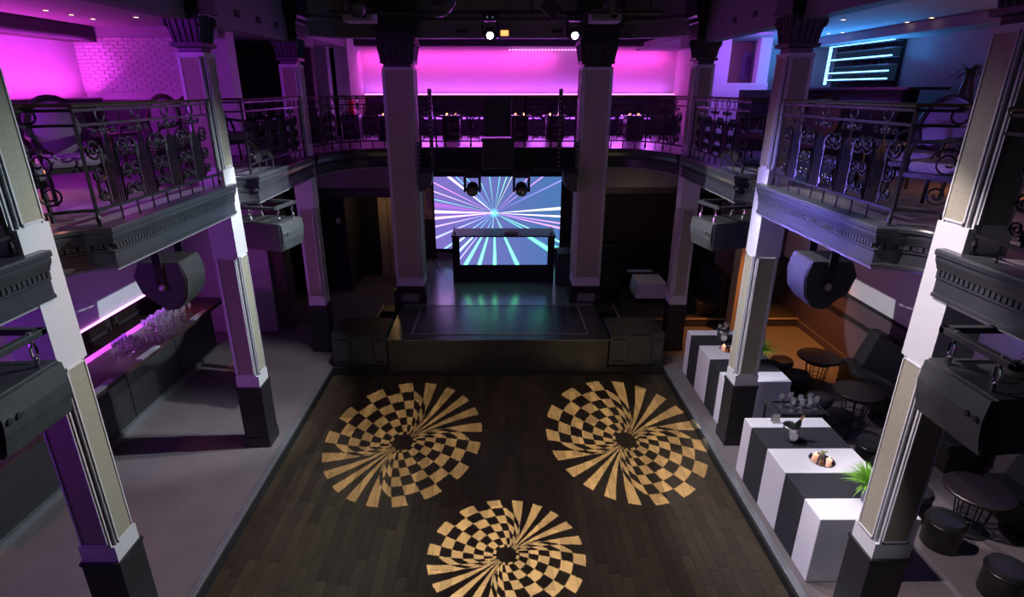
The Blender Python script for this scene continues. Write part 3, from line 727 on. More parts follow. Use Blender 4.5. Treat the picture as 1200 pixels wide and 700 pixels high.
# rigging over the stage
t = thing('lighting_truss', 'black perforated steel frame hung under the back balcony above the stage', 'truss', (0, 11.3, 3.3))
W = dict(parent=t, world=True)
def strut(x0,x1,z0,z1,y=11.30,name='strut'):
    o = B(x0,x1,y,y+0.04,z0,z1).build(name,'black_paint',world=True,parent=t)
    m = MB(); n = max(2,int(max(x1-x0,z1-z0)/0.085))
    for k in range(n):
        u = (k+0.5)/n
        if x1-x0 > z1-z0: c = (x0+(x1-x0)*u, (z0+z1)/2)
        else: c = ((x0+x1)/2, z0+(z1-z0)*u)
        m.box(c[0]-0.014,c[0]+0.014,y-0.003,y,c[1]-0.014,c[1]+0.014)
    m.build('hole','steel',o,world=False) if False else m.xform(t.matrix_basis.inverted()).build('hole','steel',o,kind='stuff')
strut(-1.30,-0.42,3.46,3.53); strut(0.42,1.30,3.46,3.53)
strut(-1.57,-1.51,3.10,4.05,11.26); strut(1.51,1.57,3.10,4.05,11.26)
strut(-1.32,-1.25,3.55,5.02,11.28); strut(1.16,1.23,3.55,5.02,11.28)
B(-1.55,1.55,11.10,11.16,3.522,3.58).build('crossbar','black_paint',**W)
for s, side in ((-1,'left'),(1,'right')):
    t = thing('stage_loudspeaker', 'rounded black loudspeaker hung at %s end of the stage truss' % side, 'speaker', (s*1.40, 11.13, 3.158))
    MB().prismY([(s*0.14,0.36),(s*0.14,0.0),(s*0.02,0.0),(s*-0.08,0.08),(s*-0.13,0.20),(s*-0.14,0.36)],-0.12,0.12).build('cabinet','speaker_body',t,bevel=0.01)
    MB().prismY([(s*0.10,0.33),(s*0.10,0.05),(s*-0.06,0.12),(s*-0.11,0.33)],-0.13,-0.12).build('grille','speaker_grille',t)
t = thing('hanging_projector', 'black boxy projector housing hung in front of the back railing', 'projector', (0.0, 11.1, 3.75))
B(-0.27,0.25,-0.15,0.2,0.43,1.14).build('housing','black_paint',t,bevel=0.01); B(-0.29,0.31,-0.2,0.2,-0.15,0.38).build('lower_box','black_paint',t,bevel=0.01)
m = MB(); m.box(-0.31,0.33,-0.22,-0.18,0.36,0.40); m.box(-0.02,0.0,-0.21,-0.2,-0.14,0.36); m.build('seam','black_matte',t)
def moving_head(name, label, loc, lens='lens_dark', up=False, rz=0, sc=1.0):
    t = thing(name, label, 'stage light', loc, rz); t.scale = (sc,sc,sc)
    B(-0.16,0.16,-0.12,0.12,0.30,0.42).build('base','black_paint',t,bevel=0.015)
    for x_ in (-0.145,0.145): B(x_-0.025,x_+0.025,-0.06,0.06,0.02,0.32).build('yoke_arm','black_paint',t,bevel=0.015)
    m = MB().lathe([(0.07,-0.13),(0.11,-0.10),(0.12,0.0),(0.115,0.12),(0.09,0.15)],14); m.xform(Matrix.Translation((0,0,0.08)) @ Matrix.Rotation(math.radians(105),4,'X')); m.build('head','black_paint',t,smooth=True)
    m = MB().lathe([(0.0,0.155),(0.05,0.153),(0.075,0.148)],14,cap=False); m.xform(Matrix.Translation((0,0,0.08)) @ Matrix.Rotation(math.radians(105),4,'X')); m.build('lens',lens,t,smooth=True)
    m = MB()
    for x in (-0.05,0.05): m.box(x-0.012,x+0.012,-0.13,-0.12,0.34,0.38)
    m.build('marker','chrome',t); return t
moving_head('moving_head_light','lit moving head spotlight hanging above the stage, left of the pair',(-0.1,9.0,5.70),'lens_white',sc=0.75)
moving_head('moving_head_light','lit moving head spotlight hanging above the stage, right of the pair',(1.12,9.0,5.70),'lens_white',sc=0.75)
moving_head('moving_head_light','unlit moving head lamp under the stage truss, left of DJ booth centre',(-0.5,11.13,3.10),sc=1.0)
moving_head('moving_head_light','unlit moving head lamp under the stage truss, right of DJ booth centre',(0.46,11.13,3.10),sc=1.0)
def par(label, loc, box=True, dish=False):
    t = thing('ceiling_spotlight', label, 'stage light', loc)
    m = MB().lathe([(0.05,0.2),(0.10,0.12),(0.11,0.0),(0.10,-0.02)],16); m.xform(Matrix.Rotation(math.radians(60),4,'X')); m.build('can','black_paint',t,smooth=True)
    m = MB().lathe([(0.0,-0.015),(0.06,-0.018),(0.098,-0.01)],16,cap=False); m.xform(Matrix.Rotation(math.radians(60),4,'X')); m.build('lens','lens_dark',t,smooth=True)
    MB().tube([(-0.12,0,0),(-0.12,0,0.3),(0.12,0,0.3),(0.12,0,0)],0.01,4).build('bracket','black_paint',t)
    return t
par('black round spotlight with glassy lens at the top left of centre',(-1.9,8.6,6.02)); par('black round spotlight with glassy lens at the top right of centre',(1.63,9.0,6.12))
for x, lab in ((-2.05,'left'),(1.62,'right')):
    t = thing('ceiling_projector','pale boxy video projector hanging at the top, %s of centre' % lab,'projector',(x,9.4,5.95))
    B(-0.22,0.22,-0.2,0.2,0,0.16).build('case','wall_grey',t,bevel=0.015); MB().lathe([(0.05,0),(0.05,0.03),(0.04,0.03)],12).xform(Matrix.Translation((0.1,-0.2,0.08))@Matrix.Rotation(PI/2,4,'X')).build('lens','lens_dark',t,smooth=True)
    MB().tube([(0,0,0.16),(0,0,1.2)],0.02,6).build('drop_pole','black_paint',t)
t = thing('mirror_tile','tilted square mirror hanging at the top above the LED wall','mirror',(0.74,8.6,6.05))
m = MB().box(-0.12,0.12,-0.01,0.01,-0.12,0.12); m.xform(Matrix.Rotation(0.7,4,'Y')@Matrix.Rotation(-0.5,4,'X')); m.build('plate','steel',t)
t = thing('mirror_dish','dark curved dish reflector hanging at the top left of centre','reflector',(-0.75,8.8,6.12))
m = MB().lathe([(0.02,0.10),(0.12,0.07),(0.2,0.0),(0.205,0.0),(0.12,0.085),(0.02,0.115)],18); m.xform(Matrix.Rotation(2.4,4,'X')@Matrix.Rotation(0.5,4,'Y')); m.build('dish','black_paint',t,smooth=True)
t = thing('lighting_pipe','black lighting pipe across the hall above the two lit spotlights','pipe',(0,9.0,6.04))
MB().tube([(-2.4,0,0),(2.4,0,0)],0.025,8).build('pipe','black_paint',t)
for x in (-2.2,0.5,2.2): MB().tube([(x,0,0),(x,0,1.16)],0.012,6).build('drop_rod','black_paint',t)
t = thing('exit_sign','amber lit box lamp on the back ceiling beam','lamp',(0.13,11.44,5.98)); B(-0.10,0.10,-0.03,0.03,-0.07,0.07).build('case','wall_beige',t); B(-0.07,0.07,-0.035,-0.03,-0.045,0.045).build('panel','amber_lamp',t)

# ------------------------------------------------------------------ hung loudspeakers
def big_speaker(label, loc, rz, s):
    """long box loudspeaker under a rectangular hanging frame; front (-y local) towards the hall"""
    t = thing('hung_loudspeaker', label, 'speaker', loc, rz)
    bw, d, h = 0.29, 0.84, 0.40      # half width, depth, height
    m = MB(); m.hexa([(-bw,0,-h),(bw,0,-h),(bw*0.8,d,-h*0.95),(-bw*0.8,d,-h*0.95)], [(-bw,0,0),(bw,0,0),(bw*0.8,d,0),(-bw*0.8,d,0)])
    m.build('cabinet','speaker_body',t,bevel=0.012)
    m = MB()
    pts = [(0,-h+0.01),(-0.035,-h*0.62),(-0.045,-h*0.38),(-0.03,-0.015),(0,-0.01)]
    n = len(pts); vs = [(-bw+0.012,y,z) for y,z in pts]+[(bw-0.012,y,z) for y,z in pts]
    m.add(vs,[tuple(range(n)),tuple(range(2*n-1,n-1,-1))]+[(i,n+i,n+i+1,i+1) for i in range(n-1)])
    g = m.build('grille','speaker_grille',t)
    m = MB()
    for x in (-0.24,-0.17): m.lathe([(0.022,0),(0.022,0.012),(0.012,0.012)],10,(0,0,0))
    m = MB()
    for x in (-0.235,-0.165): m.lathe([(0.02,-0.006),(0.02,0.008),(0.010,0.010)],10).v
    for k, x in enumerate((-0.235,-0.165)):
        q = MB().lathe([(0.02,0),(0.02,0.05),(0.011,0.052)],10); q.xform(Matrix.Translation((x*-s,-0.005,-0.16))@Matrix.Rotation(PI/2,4,'X')); q.build('connector','black_matte',t,smooth=True)
    m = MB()
    for x in (-bw*0.78, bw*0.70): m.box(x,x+0.012,0.12,d-0.12,-0.004,0.003)
    m.build('rail_slot','black_matte',t)
    m = MB().lathe([(0.07,0),(0.07,0.004),(0.05,0.005),(0.02,0.006)],16,(0.02,0.26,0)); m.build('rigging_plate','black_matte',t,smooth=True)
    B(-bw*0.8,bw*0.8,0.40,0.50,0.0,0.012).build('strap','black_matte',t)
    B(-0.06,0.06,0.50,0.62,0.24,3.505-loc[2]).build('ceiling_mount','black_matte',t)
    # frame
    f = MB(); z0, z1 = 0.19, 0.235; a, b, y0, y1 = -0.30, 0.30, 0.02, 0.55
    f.box(a,b,y0,y0+0.05,z0,z1); f.box(a,b,y1-0.05,y1,z0,z1); f.box(a,a+0.05,y0,y1,z0,z1); f.box(b-0.05,b,y0,y1,z0,z1)
    fr = f.build('hanging_frame','speaker_body',t,bevel=0.006)
    for x, y in ((-0.18,0.045),(0.18,0.045),(-0.14,0.52),(0.14,0.52)):
        pts = [(x+0.022*math.cos(q), y, 0.115+0.06*math.sin(q)) for q in [2*PI*k/12 for k in range(12)]]
        MB().tube(pts,0.009,5,closed=True).build('shackle','chrome',t,smooth=True)
        MB().lathe([(0.02,0.0),(0.02,0.055)],8,(x,y,0.0)).build('eye_bolt','chrome',t)
        MB().tube([(x,y,0.17),(x,y,0.245)],0.012,6).build('hanger','steel',t)
    return t
def wedge_speaker(label, loc, rz):
    """five-sided cabinet with a bowed grille on a yoke"""
    t = thing('hung_loudspeaker', label, 'speaker', loc, rz)
    pr = [(-0.05,0.02),(-0.10,-0.20),(-0.06,-0.44),(0.06,-0.60),(0.20,-0.62),(0.46,-0.38),(0.52,-0.16),(0.44,0.02)]
    n = len(pr); hw = 0.27
    vs = [(-hw,y,z) for y,z in pr]+[(hw,y,z) for y,z in pr]
    MB().add(vs,[tuple(range(n)),tuple(range(2*n-1,n-1,-1))]+[(i,n+i,n+(i+1)%n,(i+1)%n) for i in range(n)]).build('cabinet','speaker_body',t,bevel=0.01)
    gp = [(-0.055,0.0),(-0.105,-0.20),(-0.065,-0.44),(0.05,-0.59)]
    m = MB(); k = len(gp); m.add([(-hw+0.015,y-0.012,z) for y,z in gp]+[(hw-0.015,y-0.012,z) for y,z in gp],[(i,k+i,k+i+1,i+1) for i in range(k-1)])
    m.add([(-hw+0.015,y,z) for y,z in gp]+[(hw-0.015,y,z) for y,z in gp],[(i,k+i,k+i+1,i+1) for i in range(k-1)]); m.build('grille','speaker_grille',t,smooth=True)
    for s in (-1,1):
        B(s*(hw+0.018)-0.012,s*(hw+0.018)+0.012,0.14,0.24,-0.34,0.20).build('yoke_arm','black_matte',t)
        q = MB().lathe([(0.045,0),(0.045,0.02),(0.02,0.035)],12); q.xform(Matrix.Translation((s*(hw+0.02),0.18,-0.30))@Matrix.Rotation(s*PI/2,4,'Y')); q.build('yoke_knob','steel',t,smooth=True)
    B(-hw-0.03,hw+0.03,0.12,0.26,0.18,0.205).build('yoke_bar','black_matte',t)
    return t
for s, side in ((-1,'left'),(1,'right')):
    # local -y must face the hall centre (towards -s x): rotation
    rz = s*PI/2 + s*(-0.0)
    rz = -s*PI/2
    big_speaker('large black box loudspeaker under the %s balcony, nearest the camera' % side, (s*2.98, 3.18, 3.28), rz, s)
    wedge_speaker('five-sided black loudspeaker with bowed grille on a yoke under %s balcony' % side, (s*3.30, 5.74, 3.335), rz - s*0.06).scale = (0.82,0.82,0.82)
    big_speaker('black box loudspeaker on shackles under the %s balcony beside second column' % side, (s*2.98, 7.98, 3.25), rz + s*0.2, s)

# ------------------------------------------------------------------ left bar
t = thing('bar_counter','long dark bar counter with glossy top under the left balcony','bar',(-5.6,6.0,ZS))
W = dict(parent=t, world=True)
B(-5.95,-5.66,-1.2,10.33,ZS,1.14).build('front','bar_front',**W)
for k in range(8):
    y = 10.2-1.35*k; B(-5.665,-5.645,y-1.2,y,ZS+0.12,1.10).build('front_panel','bar_front',**W)
B(-5.67,-5.60,-1.2,10.35,ZS,ZS+0.09).build('kick_board','metal_edge',**W)
B(-6.08,-5.33,-1.2,10.36,1.14,1.20).build('counter_top','bar_top',bevel=0.006,**W)
B(-6.23,-6.08,-1.2,10.30,1.17,1.19).build('glow_edge','backbar_glow',**W)
for y, lab in ((6.76,'nearest the camera'),(7.85,'in front of the drink picks'),(9.4,'farthest, below the glasses')):
    obj('bar_mat', B(-0.05,0.05,-0.24,0.24,0,0.03).mesh('bar_mat','rubber_mat',bevel=0.006), loc=(-5.37,y,1.20), label='grey rubber bar mat on the left counter edge, '+lab, cat='mat')
t = thing('back_bar','dark back bar cabinet with framed doors behind the left counter','cabinet',(-6.75,7.5,ZS))
W = dict(parent=t, world=True)
B(-6.95,-6.62,-1.2,10.9,ZS,0.95).build('body','wood_dark',**W)
for k in range(7):
    y = 10.5-1.25*k; d = B(-6.94,-6.90,y-1.15,y,0.96,1.34).build('door','wood_dark',bevel=0.004,**W)
    m = MB(); frame_y(m,y-1.1,y-0.05,0.99,1.32,-6.90,1,0.05); m.xform(t.matrix_basis.inverted()).build('door_frame','bar_front',d)
B(-6.66,-6.63,4.0,10.3,1.37,1.40).build('light_strip','neon_pink',**W)
# wine glasses
def glass_mesh(h=0.2, r=0.035, flip=False):
    pr = [(0.030,0.0),(0.030,0.004),(0.005,0.010),(0.0045,h*0.45),(r*0.75,h*0.55),(r,h*0.72),(r*0.82,h),(r*0.78,h),(r*0.94,h*0.72),(0.004,h*0.5)]
    return MB().lathe(pr,12,cap=True).mesh('bowl','glass',smooth=True)
GM = glass_mesh()
def glass(loc, label, group, me=None):
    return obj('wine_glass', me or GM, loc=loc, label=label, cat='glass', group=group)
ORD = ['first','second','third','fourth','fifth','sixth','seventh','eighth','ninth','tenth','eleventh','twelfth']
for i in range(4):
    for j in range(8):
        y = 8.72+j*0.115+random.uniform(-0.01,0.01); x = -5.62-i*0.105+0.03*(j%2)
        glass((x,y,1.2),'stemmed left bar block glass, %s row from edge, %s from camera' % (ORD[i], ORD[j]),'glasses standing in a block on the left bar')
for i in range(3):
    for j in range(4):
        glass((-5.62-0.12*i-0.01*j,7.78+0.10*j+0.03*i,1.2),'stemmed near left bar cluster glass, %s row from edge, %s from camera' % (ORD[i], ORD[j]),'glasses clustered on the near left bar')
t = thing('bar_tap','slim purple-lit bar spoon holder standing on the left counter','tap',(-5.98,7.30,1.2)); MB().tube([(0,0,0),(0,0,0.12),(-0.02,0,0.19)],0.012,6).build('stem','chrome',t); MB().lathe([(0.012,0),(0.02,0.02),(0.014,0.05)],8,(-0.02,0,0.19)).build('knob','upholstery',t,smooth=True)

# ------------------------------------------------------------------ right: striped counters
def stripes(label, x0, x1, ys, first_white, zt=0.93):
    t = thing('draped_table', label, 'table', ((x0+x1)/2, ys[0], ZS))
    wht = first_white
    for a, b in zip(ys, ys[1:]):
        B(x0,x1,a+0.001,b-0.001,ZS+0.005,zt).build('white_stripe_cover' if wht else 'black_stripe_cover', 'cloth_white' if wht else 'cloth_black', t, world=True, bevel=0.010)
        wht = not wht
    return t
stripes('long table under black and white striped cloth, nearest the camera on the right',3.27,4.30,[4.53,4.85,5.27,5.74,6.19,6.42],True)
stripes('long table under black and white striped cloth, farther one behind second right column',3.42,4.38,[7.40,7.72,8.15,8.67,9.10,9.32],True)
def bucket(label, loc, bot=True):
    t = thing('ice_bucket', label, 'bucket', loc)
    MB().lathe([(0.07,0),(0.075,0.01),(0.098,0.20),(0.105,0.205),(0.10,0.21),(0.09,0.20),(0.07,0.02),(0.0,0.02)],20,cap=False).build('pail','steel',t,smooth=True)
    q = MB().lathe([(0.038,0),(0.04,0.16),(0.014,0.24),(0.014,0.29),(0.0,0.295)],12); q.xform(Matrix.Translation((0.03,0.02,0.05))@Matrix.Rotation(0.35,4,'Y')); b_ = q.build('bottle','bottle_dark',t,smooth=True)
    q = MB().lathe([(0.016,0.22),(0.017,0.30),(0.0,0.302)],10); q.xform(Matrix.Translation((0.03,0.02,0.05))@Matrix.Rotation(0.35,4,'Y')); q.build('foil','gold_foil',b_,smooth=True)
    MB().lathe([(0,0),(0.052,0),(0.052,0.008),(0,0.008)],18).xform(Matrix.Translation((0,-0.088,0.10))@Matrix.Rotation(PI/2-0.12,4,'X')).build('label_plate','paper',t); return t
bucket('silver ice bucket with gold-necked bottle on the black stripe near the camera',(3.62,5.92,0.93))
bucket('dark ice bucket with gold-necked bottle on the far striped table',(3.86,8.84,0.93))
def candle_tray(label, loc, flower):
    t = thing('candle_tray', label, 'tray', loc)
    MB().lathe([(0.0,0),(0.12,0.0),(0.135,0.012),(0.14,0.012),(0.12,-0.002 if False else 0.004),(0.0,0.004)],24,cap=False).build('plate','chrome',t,smooth=True)
    for x, y in ((-0.05,0.05),(0.055,-0.05)) :
        c = MB().lathe([(0.028,0.004),(0.034,0.05),(0.030,0.05),(0.0,0.04)],14,(x,y,0),cap=False).build('tealight_cup','candle_wax',t,smooth=True)
        MB().lathe([(0.0,0.045),(0.012,0.055),(0.008,0.075),(0.0,0.09)],8,(x,y,0),cap=False).build('flame','flame',c,smooth=True)
    if flower:
        v = MB().lathe([(0.022,0.004),(0.028,0.05),(0.015,0.07),(0.02,0.09)],12,(0.01,0.02,0),cap=False).build('vase','glass',t,smooth=True)
        m = MB()
        for k in range(14):
            a = random.uniform(0,2*PI); r = random.uniform(0,0.04); m.lathe([(0.0,0),(0.014,0.01),(0.0,0.022)],6,(0.01+r*math.cos(a),0.02+r*math.sin(a),0.07+random.uniform(0,0.04)),cap=False)
        m.build('moss_ball','moss',t)
        MB().lathe([(0.02,0.004),(0.02,0.03),(0,0.03)],10,(-0.02,-0.03,0)).build('gold_cup','gold_foil',t,smooth=True)
    return t
candle_tray('round silver tray with two tea lights and moss on near white stripe',(3.80,5.50,0.93),True)
candle_tray('round dark tray with two tea lights on the far striped table',(3.84,8.50,0.93),False)
t = thing('tent_card','small folded menu card on white stripe behind the near ice bucket','card',(3.62,6.30,0.93))
MB().add([(-0.05,-0.03,0),(0.05,-0.03,0),(0.05,0,0.13),(-0.05,0,0.13),(-0.05,0.03,0),(0.05,0.03,0)],[(0,1,2,3),(3,2,5,4)]).build('card','paper',t)
t = thing('serving_tray','black rectangular tray holding empty glasses behind near striped table','tray',(4.08,6.62,0.93))
B(-0.30,0.30,-0.17,0.17,0,0.012).build('plate','cloth_black',t)
m = MB(); m.box(-0.30,0.30,-0.17,-0.155,0.012,0.04); m.box(-0.30,0.30,0.155,0.17,0.012,0.04); m.box(-0.30,-0.285,-0.17,0.17,0.012,0.04); m.box(0.285,0.30,-0.17,0.17,0.012,0.04); m.build('rim','cloth_black',t)
t = thing('side_table','small black table behind near striped table under the glass tray','table',(4.08,6.68,ZS))
B(-0.36,0.36,-0.22,0.22,0.80,0.83).build('top','cloth_black',t,bevel=0.006)
for x in (-0.32,0.32):
    for y in (-0.18,0.18): MB().tube([(x,y,0),(x,y,0.80)],0.018,6).build('leg','black_matte',t)
for k, (x,y) in enumerate(((-0.22,0.05),(-0.12,-0.06),(-0.08,0.09),(0.02,0.02),(0.10,-0.08),(0.17,0.06),(0.22,-0.02),(-0.02,-0.10))):
    glass((4.08+x,6.62+y,0.944),'empty wine glass on the black tray, %s' % ('leftmost','second from left, in front','third from left, at the back','in the middle of the tray','right of middle, in front','right of middle, at the back','rightmost','left of middle, in front')[k],'glasses on the black tray')
for k, (x,y,z) in enumerate(((3.92,9.12,0.93),(4.02,9.05,0.93),(4.05,9.2,0.93))):
    glass((x,y,z),'wine glass by the dark ice bucket on far striped table, %s' % ('leftmost','middle one','rightmost')[k],'glasses on the far striped table')
def grass_plant(label, loc):
    t = thing('potted_grass', label, 'plant', loc)
    MB().lathe([(0.0,0),(0.055,0.0),(0.075,0.20),(0.068,0.20),(0.0,0.17)],16,cap=False).build('pot','pot_violet',t,smooth=True)
    m = MB()
    for k in range(340):
        a = random.uniform(0,2*PI); ln = random.uniform(0.20,0.36); sp = random.uniform(0.3,1.05); wv = random.uniform(0.006,0.012)
        d = Vector((math.cos(a),math.sin(a),0)); sd = Vector((-math.sin(a),math.cos(a),0)); p0 = d*random.uniform(0,0.05)+Vector((0,0,0.17))
        vs=[]
        for j in range(4):
            u=j/3; p = p0 + d*(ln*sp*u) + Vector((0,0,ln*(u*0.95-0.75*sp*u*u))); ww = wv*(1-u*0.85); vs += [p-sd*ww,p+sd*ww]
        m.add(vs,[(0,1,3,2),(2,3,5,4),(4,5,7,6)])
    m.build('grass_blade','leaf',t,kind='stuff'); return t
grass_plant('bushy green grass in a violet pot at the near end of striped table',(3.90,4.80,0.93))
grass_plant('green grass plant mostly hidden behind the second right column on far table',(4.12,8.05,0.93))
# stools
def stool_proto():
    t = thing('pouf_stool','', 'stool')
    m = MB().lathe([(0.0,0.0),(0.175,0.0),(0.19,0.02),(0.19,0.34),(0.0,0.34)],28,cap=False).build('drum','leather_black',t,smooth=True)
    MB().lathe([(0.192,0.325),(0.196,0.335),(0.192,0.35),(0.175,0.385),(0.12,0.40),(0.0,0.403)],28,cap=False).build('cushion','leather_black',t,smooth=True)
    MB().tube([(0.194*math.cos(2*PI*k/28),0.194*math.sin(2*PI*k/28),0.325) for k in range(28)],0.006,4,closed=True).build('piping','leather_black',t,smooth=True)
    return t
def U(px, py, z):
    f,pi_,ya = 659.5,0.3577,0.0057; cp,sp_=math.cos(pi_),math.sin(pi_); fw=Vector((math.sin(ya)*cp,math.cos(ya)*cp,-sp_)); r=Vector((math.cos(ya),-math.sin(ya),0)); u=r.cross(fw)
    d = fw+r*((px-589.24)/f)-u*((py-351.95)/f); k=(z-5.0)/d.z; return (0.033+d.x*k, d.y*k)
st = [(917,420,'farthest stool, beside the white end of the far striped table'),(936,436,'second farthest stool, left of the farthest round table'),(961,463,'grey-topped stool behind the tray of glasses'),(985,483,'dark stool left of the middle round table'),
      (1024,516,'stool behind the near striped table'),(1041,541,'half hidden stool beside the nearest right column'),(1074,571,'stool half hidden behind the nearest right column'),(1111,605,'nearest whole stool, in front of the nearest round table'),(1184,662,'stool cut by the right bottom picture corner')]
sp0 = stool_proto()
for k, (px,py,lab) in enumerate(st):
    x, y = U(px,py,0.50)
    if k == 0: sp0.location = (x,y,ZS); sp0['label'] = 'round black leather pouf, '+lab; sp0['group'] = 'leather poufs on the right'
    else: copy_tree(sp0,(x,y,ZS),0.4*k,'round black leather pouf, '+lab,'leather poufs on the right')
def table_proto():
    t = thing('round_table','', 'table')
    MB().lathe([(0.0,0.51),(0.31,0.51),(0.345,0.525),(0.345,0.55),(0.335,0.56),(0.0,0.56)],32,cap=False).build('top','wood_dark',t,smooth=True)
    MB().lathe([(0.20,0.44),(0.215,0.44),(0.215,0.51),(0.20,0.51)],24,cap=False).build('collar','black_paint',t,smooth=True)
    for k in range(8):
        a = 2*PI*k/8; MB().tube([(0.19*math.cos(a),0.19*math.sin(a),0.45),(0.14*math.cos(a),0.14*math.sin(a),0.03)],0.008,5).build('rod','black_paint',t)
    for r_,z in ((0.145,0.10),(0.15,0.18)): MB().tube([(r_*math.cos(2*PI*k/20),r_*math.sin(2*PI*k/20),z) for k in range(20)],0.006,4,closed=True).build('wire_ring','black_paint',t)
    MB().lathe([(0.0,0),(0.21,0.0),(0.21,0.015),(0.0,0.03)],24,cap=False).build('base','black_paint',t,smooth=True)
    return t
tp = table_proto()
tb = [(960,417,'farthest of the three round tables on the right'),(1006,458,'middle one of three round tables on the right'),(1148,574,'nearest of three round tables on the right')]
for k,(px,py,lab) in enumerate(tb):
    x,y = U(px,py,0.66)
    if k == 0: tp.location = (x,y,ZS); tp['label'] = 'dark wooden pedestal table with wire rods, '+lab; tp['group'] = 'round tables on the right'
    else: copy_tree(tp,(x,y,ZS),0.2,'dark wooden pedestal table with wire rods, '+lab,'round tables on the right')
def sofa(label, x0, x1, y0, y1, back='x'):
    t = thing('banquette', label, 'sofa', ((x0+x1)/2, (y0+y1)/2, ZS)); W = dict(parent=t, world=True)
    B(x0+0.05,x1,y0+0.02,y1-0.02,ZS,0.40).build('base','wood_dark',**W)
    B(x0,x1-0.15,y0,y1,0.40,0.56).build('seat_cushion','leather_black',bevel=0.03,**W)
    m = MB().hexa([(x1-0.36,y0,0.50),(x1-0.10,y0,0.50),(x1-0.10,y1,0.50),(x1-0.36,y1,0.50)],[(x1-0.14,y0,1.12),(x1,y0,1.12),(x1,y1,1.12),(x1-0.14,y1,1.12)])
    m.build('backrest','leather_black',bevel=0.02,**W); return t
sofa('long black leather banquette along the right wall by the far round tables',6.02,6.62,6.3,8.95)
sofa('black leather banquette along right wall beside the nearest round table',6.02,6.62,1.0,5.75)
# raised booth at back right
t = struct(B(2.4,6.6,11.42,14.6,ZS,0.30),'floor','wall_dark')
B(2.4,6.6,11.40,11.42,0.27,0.305).build('edge_strip','wall_beige',t)
t = thing('booth_sofa','dark corner banquette on the raised platform at back right','sofa',(3.6,13.8,0.30)); W = dict(parent=t, world=True)
B(2.6,4.75,13.55,14.2,0.30,0.72).build('seat','leather_black',bevel=0.03,**W); B(2.6,3.7,14.2,14.45,0.30,1.22).build('backrest','leather_black',bevel=0.03,**W); B(3.7,4.75,14.0,14.3,0.30,1.22).build('backrest','leather_black',bevel=0.03,**W)
B(2.3,2.9,12.4,13.5,0.30,0.72).build('seat','leather_black',bevel=0.03,**W)
t = thing('dark_sofa','dark leather sofa with orange-lit front edge near the far right column','sofa',(4.75,12.2,0.30)); W = dict(parent=t, world=True)
B(4.35,5.0,11.55,13.0,0.30,0.66).build('seat','leather_black',bevel=0.03,**W); B(4.85,5.08,11.45,13.0,0.30,1.2).build('backrest','leather_black',bevel=0.03,**W); B(4.35,4.85,11.50,11.56,0.5,0.62).build('front_panel','wood_dark',**W)
def cloth_table(label, x0,x1,y0,y1,z0,z1,fl=0.06):
    t = thing('cloth_table', label, 'table', ((x0+x1)/2,(y0+y1)/2,z0))
    m = MB(); pts=[]; n=8
    def loop(e,z,wv):
        out=[]
        cs=[(x0-e,y0-e),(x1+e,y0-e),(x1+e,y1+e),(x0-e,y1+e)]
        for a,b in zip(cs,cs[1:]+cs[:1]):
            for k in range(n):
                u=k/n; w_=wv*math.sin(3*2*PI*u)*math.sin(PI*u); dx,dy=b[0]-a[0],b[1]-a[1]; l=math.hypot(dx,dy); out.append((a[0]+dx*u+dy/l*w_,a[1]+dy*u-dx/l*w_,z))
        return out
    L_=[loop(0,z1,0),loop(0.01,z1-0.02,0),loop(fl,z0+0.12,0.02)]; N_=4*n
    vs=[p for l in L_ for p in l]; fs=[tuple(range(N_))]
    for i in range(2):
        for k in range(N_): fs.append((i*N_+k,i*N_+(k+1)%N_,(i+1)*N_+(k+1)%N_,(i+1)*N_+k))
    m.add(vs,fs).build('cloth','cloth_white',t,world=True)
    for x in (x0+0.06,x1-0.06):
        for y in (y0+0.06,y1-0.06): MB().tube([(x,y,z0),(x,y,z1-0.03)],0.02,6).build('leg','black_matte',t,world=True)
    return t
cloth_table('low table under a pale cloth on the dark platform at back right',3.27,3.90,12.40,13.02,0.30,0.80)
obj('bench_pad', B(-0.3,0.3,-0.06,0.06,0,0.03).mesh('bench_pad','cloth_white'), loc=(3.55,13.5,0.72), label='narrow pale cloth strip on the dark sofa behind the cloth table', cat='cloth')

# ------------------------------------------------------------------ upper lounges
def armchair_proto():
    t = thing('armchair','', 'chair')
    # oval padded back with dark frame; faces +y local
    ov = [(0.25*math.cos(2*PI*k/24),0.0,0.31*math.sin(2*PI*k/24)) for k in range(24)]
    M0 = Matrix.Translation((0,-0.24,0.72))@Matrix.Rotation(math.radians(10),4,'X')
    MB().tube(ov,0.035,6,closed=True).xform(M0).build('back_frame','chair_frame',t,smooth=True)
    m = MB().lathe([(0.0,0.035),(0.8,0.03),(0.96,0.0),(0.8,-0.03),(0.0,-0.035)],24,cap=False); m.v=[(x*0.24,z,y*0.30) for x,y,z in m.v]; m.xform(M0).build('back_pad','upholstery',t,smooth=True)
    m = MB().box(-0.28,0.28,-0.24,0.28,0.36,0.47); m.build('seat','upholstery',t,bevel=0.04)
    MB().box(-0.29,0.29,-0.25,0.29,0.31,0.36).build('seat_frame','chair_frame',t)
    for s in (-1,1):
        MB().tube([(s*0.25,-0.26,0.70),(s*0.30,-0.05,0.66),(s*0.30,0.18,0.64),(s*0.29,0.22,0.50),(s*0.27,0.22,0.36)],0.022,6).build('arm','chair_frame',t,smooth=True)
        MB().tube([(s*0.26,0.24,0.34),(s*0.26,0.25,0.0)],0.02,6).build('leg','chair_frame',t); MB().tube([(s*0.25,-0.22,0.34),(s*0.26,-0.32,0.0)],0.02,6).build('leg','chair_frame',t)
    return t
ap = armchair_proto()
